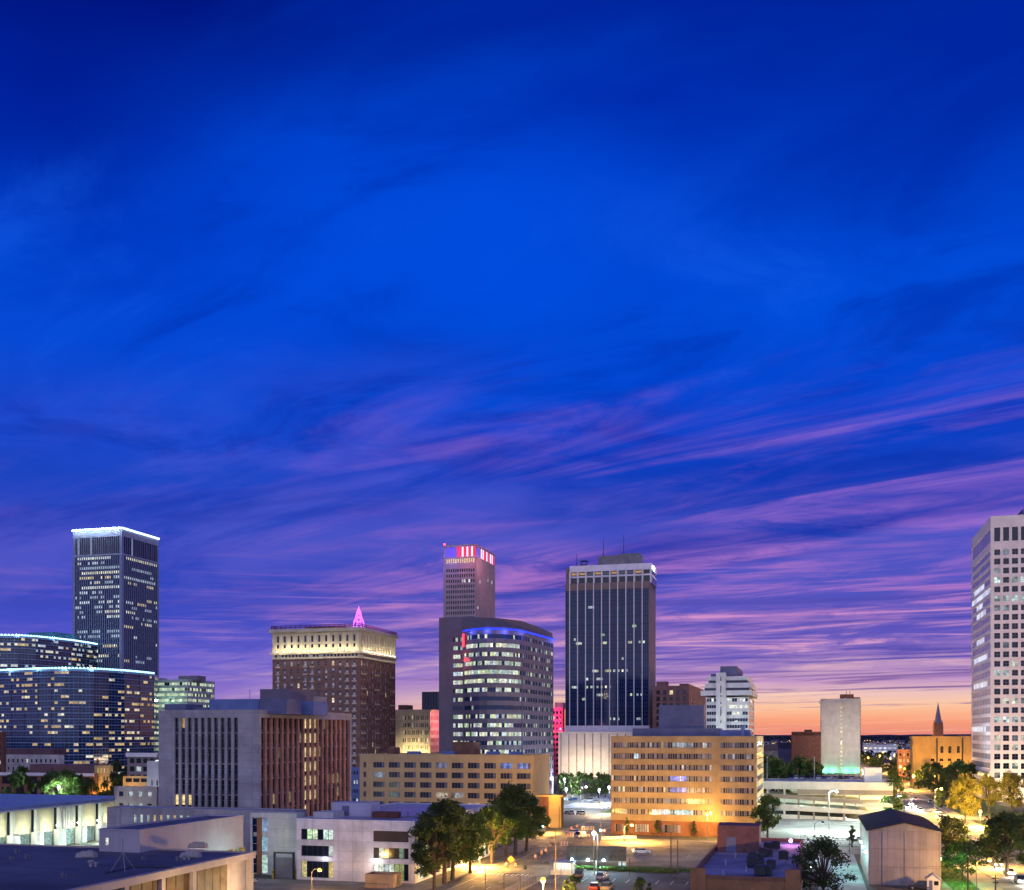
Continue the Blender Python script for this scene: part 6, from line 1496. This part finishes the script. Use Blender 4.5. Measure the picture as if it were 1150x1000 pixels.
for a in ((0,we,0,.25),(0,we,le-.25,le),(0,.25,.252,le-.252),(we-.25,we,.252,le-.252)): m = MB(); m.box(*a,0,he); m.build('side_wall', em_, r)
m = MB(); m.box(.8,we-.8,.6,le-.6,.01,2.); m.build('bin', mat('dark green bin',(.03,.07,.05)), r)
m = MB(); m.tube((.2,-1.1,1.),(5.4,-1.1,1.),.05,n=6); [m.tube((x,-1.1,0),(x,-1.1,1.),.05,n=6) for x in (.2,2.8,5.4)]; tag(m.build('guard_rail', dark_metal), 'low dark guard rail in front of the brown walled enclosure', 'railing'); o = bpy.data.objects['guard_rail']; x, y = wxy(e, n); o.location = (x,y,0); o.rotation_euler = (0,0,-T)
e, n = gp(566,1001); r = root('gate_frame','thin dark goalpost frame on the pavement corner near the bottom edge','gate',e,n)
for x in (0,3.2): m = MB(); m.tube((x,0,0),(x,0,3.3),.08,n=7); m.build('post', dark_metal, r)
m = MB(); m.tube((0,0,3.3),(3.2,0,3.5),.08,n=7); m.build('crossbar', dark_metal, r)
e, n = gp(581,1001); r = root('railing_fence','dark railing along the car park edge beside the goalpost frame','fence',e,n)
for k in range(7): m = MB(); m.tube((0.+k*.1,k*2.,0),(k*.1,k*2.,1.3),.06,n=6); m.build('post', dark_metal, r)
m = MB(); [m.tube((0,0,z),(.6,12,z),.04,n=5) for z in (.3,.75,1.25)]; [m.tube((.05*k*.5,k*.5,.3),(.05*k*.5,k*.5,1.25),.025,n=4) for k in range(25)]; m.build('rails', dark_metal, r)
e, n = gp(899,944.5); r = root('railing_fence','long thin grey railing across the pale plaza behind the lone tree','fence',e,n)
for k in range(14): m = MB(); m.tube((k*1.9,0,0),(k*1.9,0,1.5),.05,n=5); m.build('post', gunmetal, r)
m = MB(); [m.tube((0,0,z),(24.7,0,z),.04,n=5) for z in (.35,.9,1.45)]; [m.tube((k*.38,0,.35),(k*.38,0,1.45),.018,n=4) for k in range(65)]; m.build('rails', gunmetal, r)
e, n = gp(1041,1000); r = root('booth','tiny white gabled booth beside the dark car below the warehouse','booth',e,n); m = MB(); m.box(0,2.4,0,2,0,2.2); m.poly([(0,0,2.2),(2.4,0,2.2),(1.2,0,3.1)]); m.poly([(2.4,2,2.2),(0,2,2.2),(1.2,2,3.1)]); m.build('wall', white_paint, r)
m = MB(); m.hexa([(-.2,-.15,2.08),(1.2,-.15,3.12),(1.2,2.15,3.12),(-.2,2.15,2.08),(-.2,-.15,2.2),(1.2,-.15,3.25),(1.2,2.15,3.25),(-.2,2.15,2.2)]); m.hexa([(1.2,-.15,3.12),(2.6,-.15,2.08),(2.6,2.15,2.08),(1.2,2.15,3.12),(1.2,-.15,3.25),(2.6,-.15,2.2),(2.6,2.15,2.2),(1.2,2.15,3.25)]); m.build('roof', concrete_pale, r)
m = MB(); m.box(.4,1.,-.03,-.003,.05,1.9); m.build('door', slate_box, r); m = MB(); m.box(1.3,2.1,-.03,-.003,1.,1.8); m.build('window', carglass, r)
e, n = gp(1019,990); r = root('picket_fence','short pale picket fence at the foot of the warehouse','fence',e,n)
for k in range(16): m = MB(); m.box(k*.28,k*.28+.14,0,.04,0,1.5); m.build('picket', concrete_pale, r)
m = MB(); m.box(0,4.4,.045,.09,.4,.5); m.box(0,4.4,.045,.09,1.1,1.2); m.build('rail', concrete_pale, r)
# hedge by the billboard
e, n = gp(640,976.2); hd = MB(); rnd = random.Random(3)
for _ in range(3600): leaf(hd, (rnd.uniform(0,24), rnd.gauss(0,.35), .15+abs(rnd.gauss(0,.28))), rnd.uniform(.12,.25), rnd)
o = hd.build('hedge', LEAF[1]); x, y = wxy(e, n-1.2); o.location = (x,y,0); o.rotation_euler = (0,0,-T); tag(o, 'low dark green hedge strip below the billboard, dividing the two car parks', 'hedge')
bpy.context.view_layer.update()
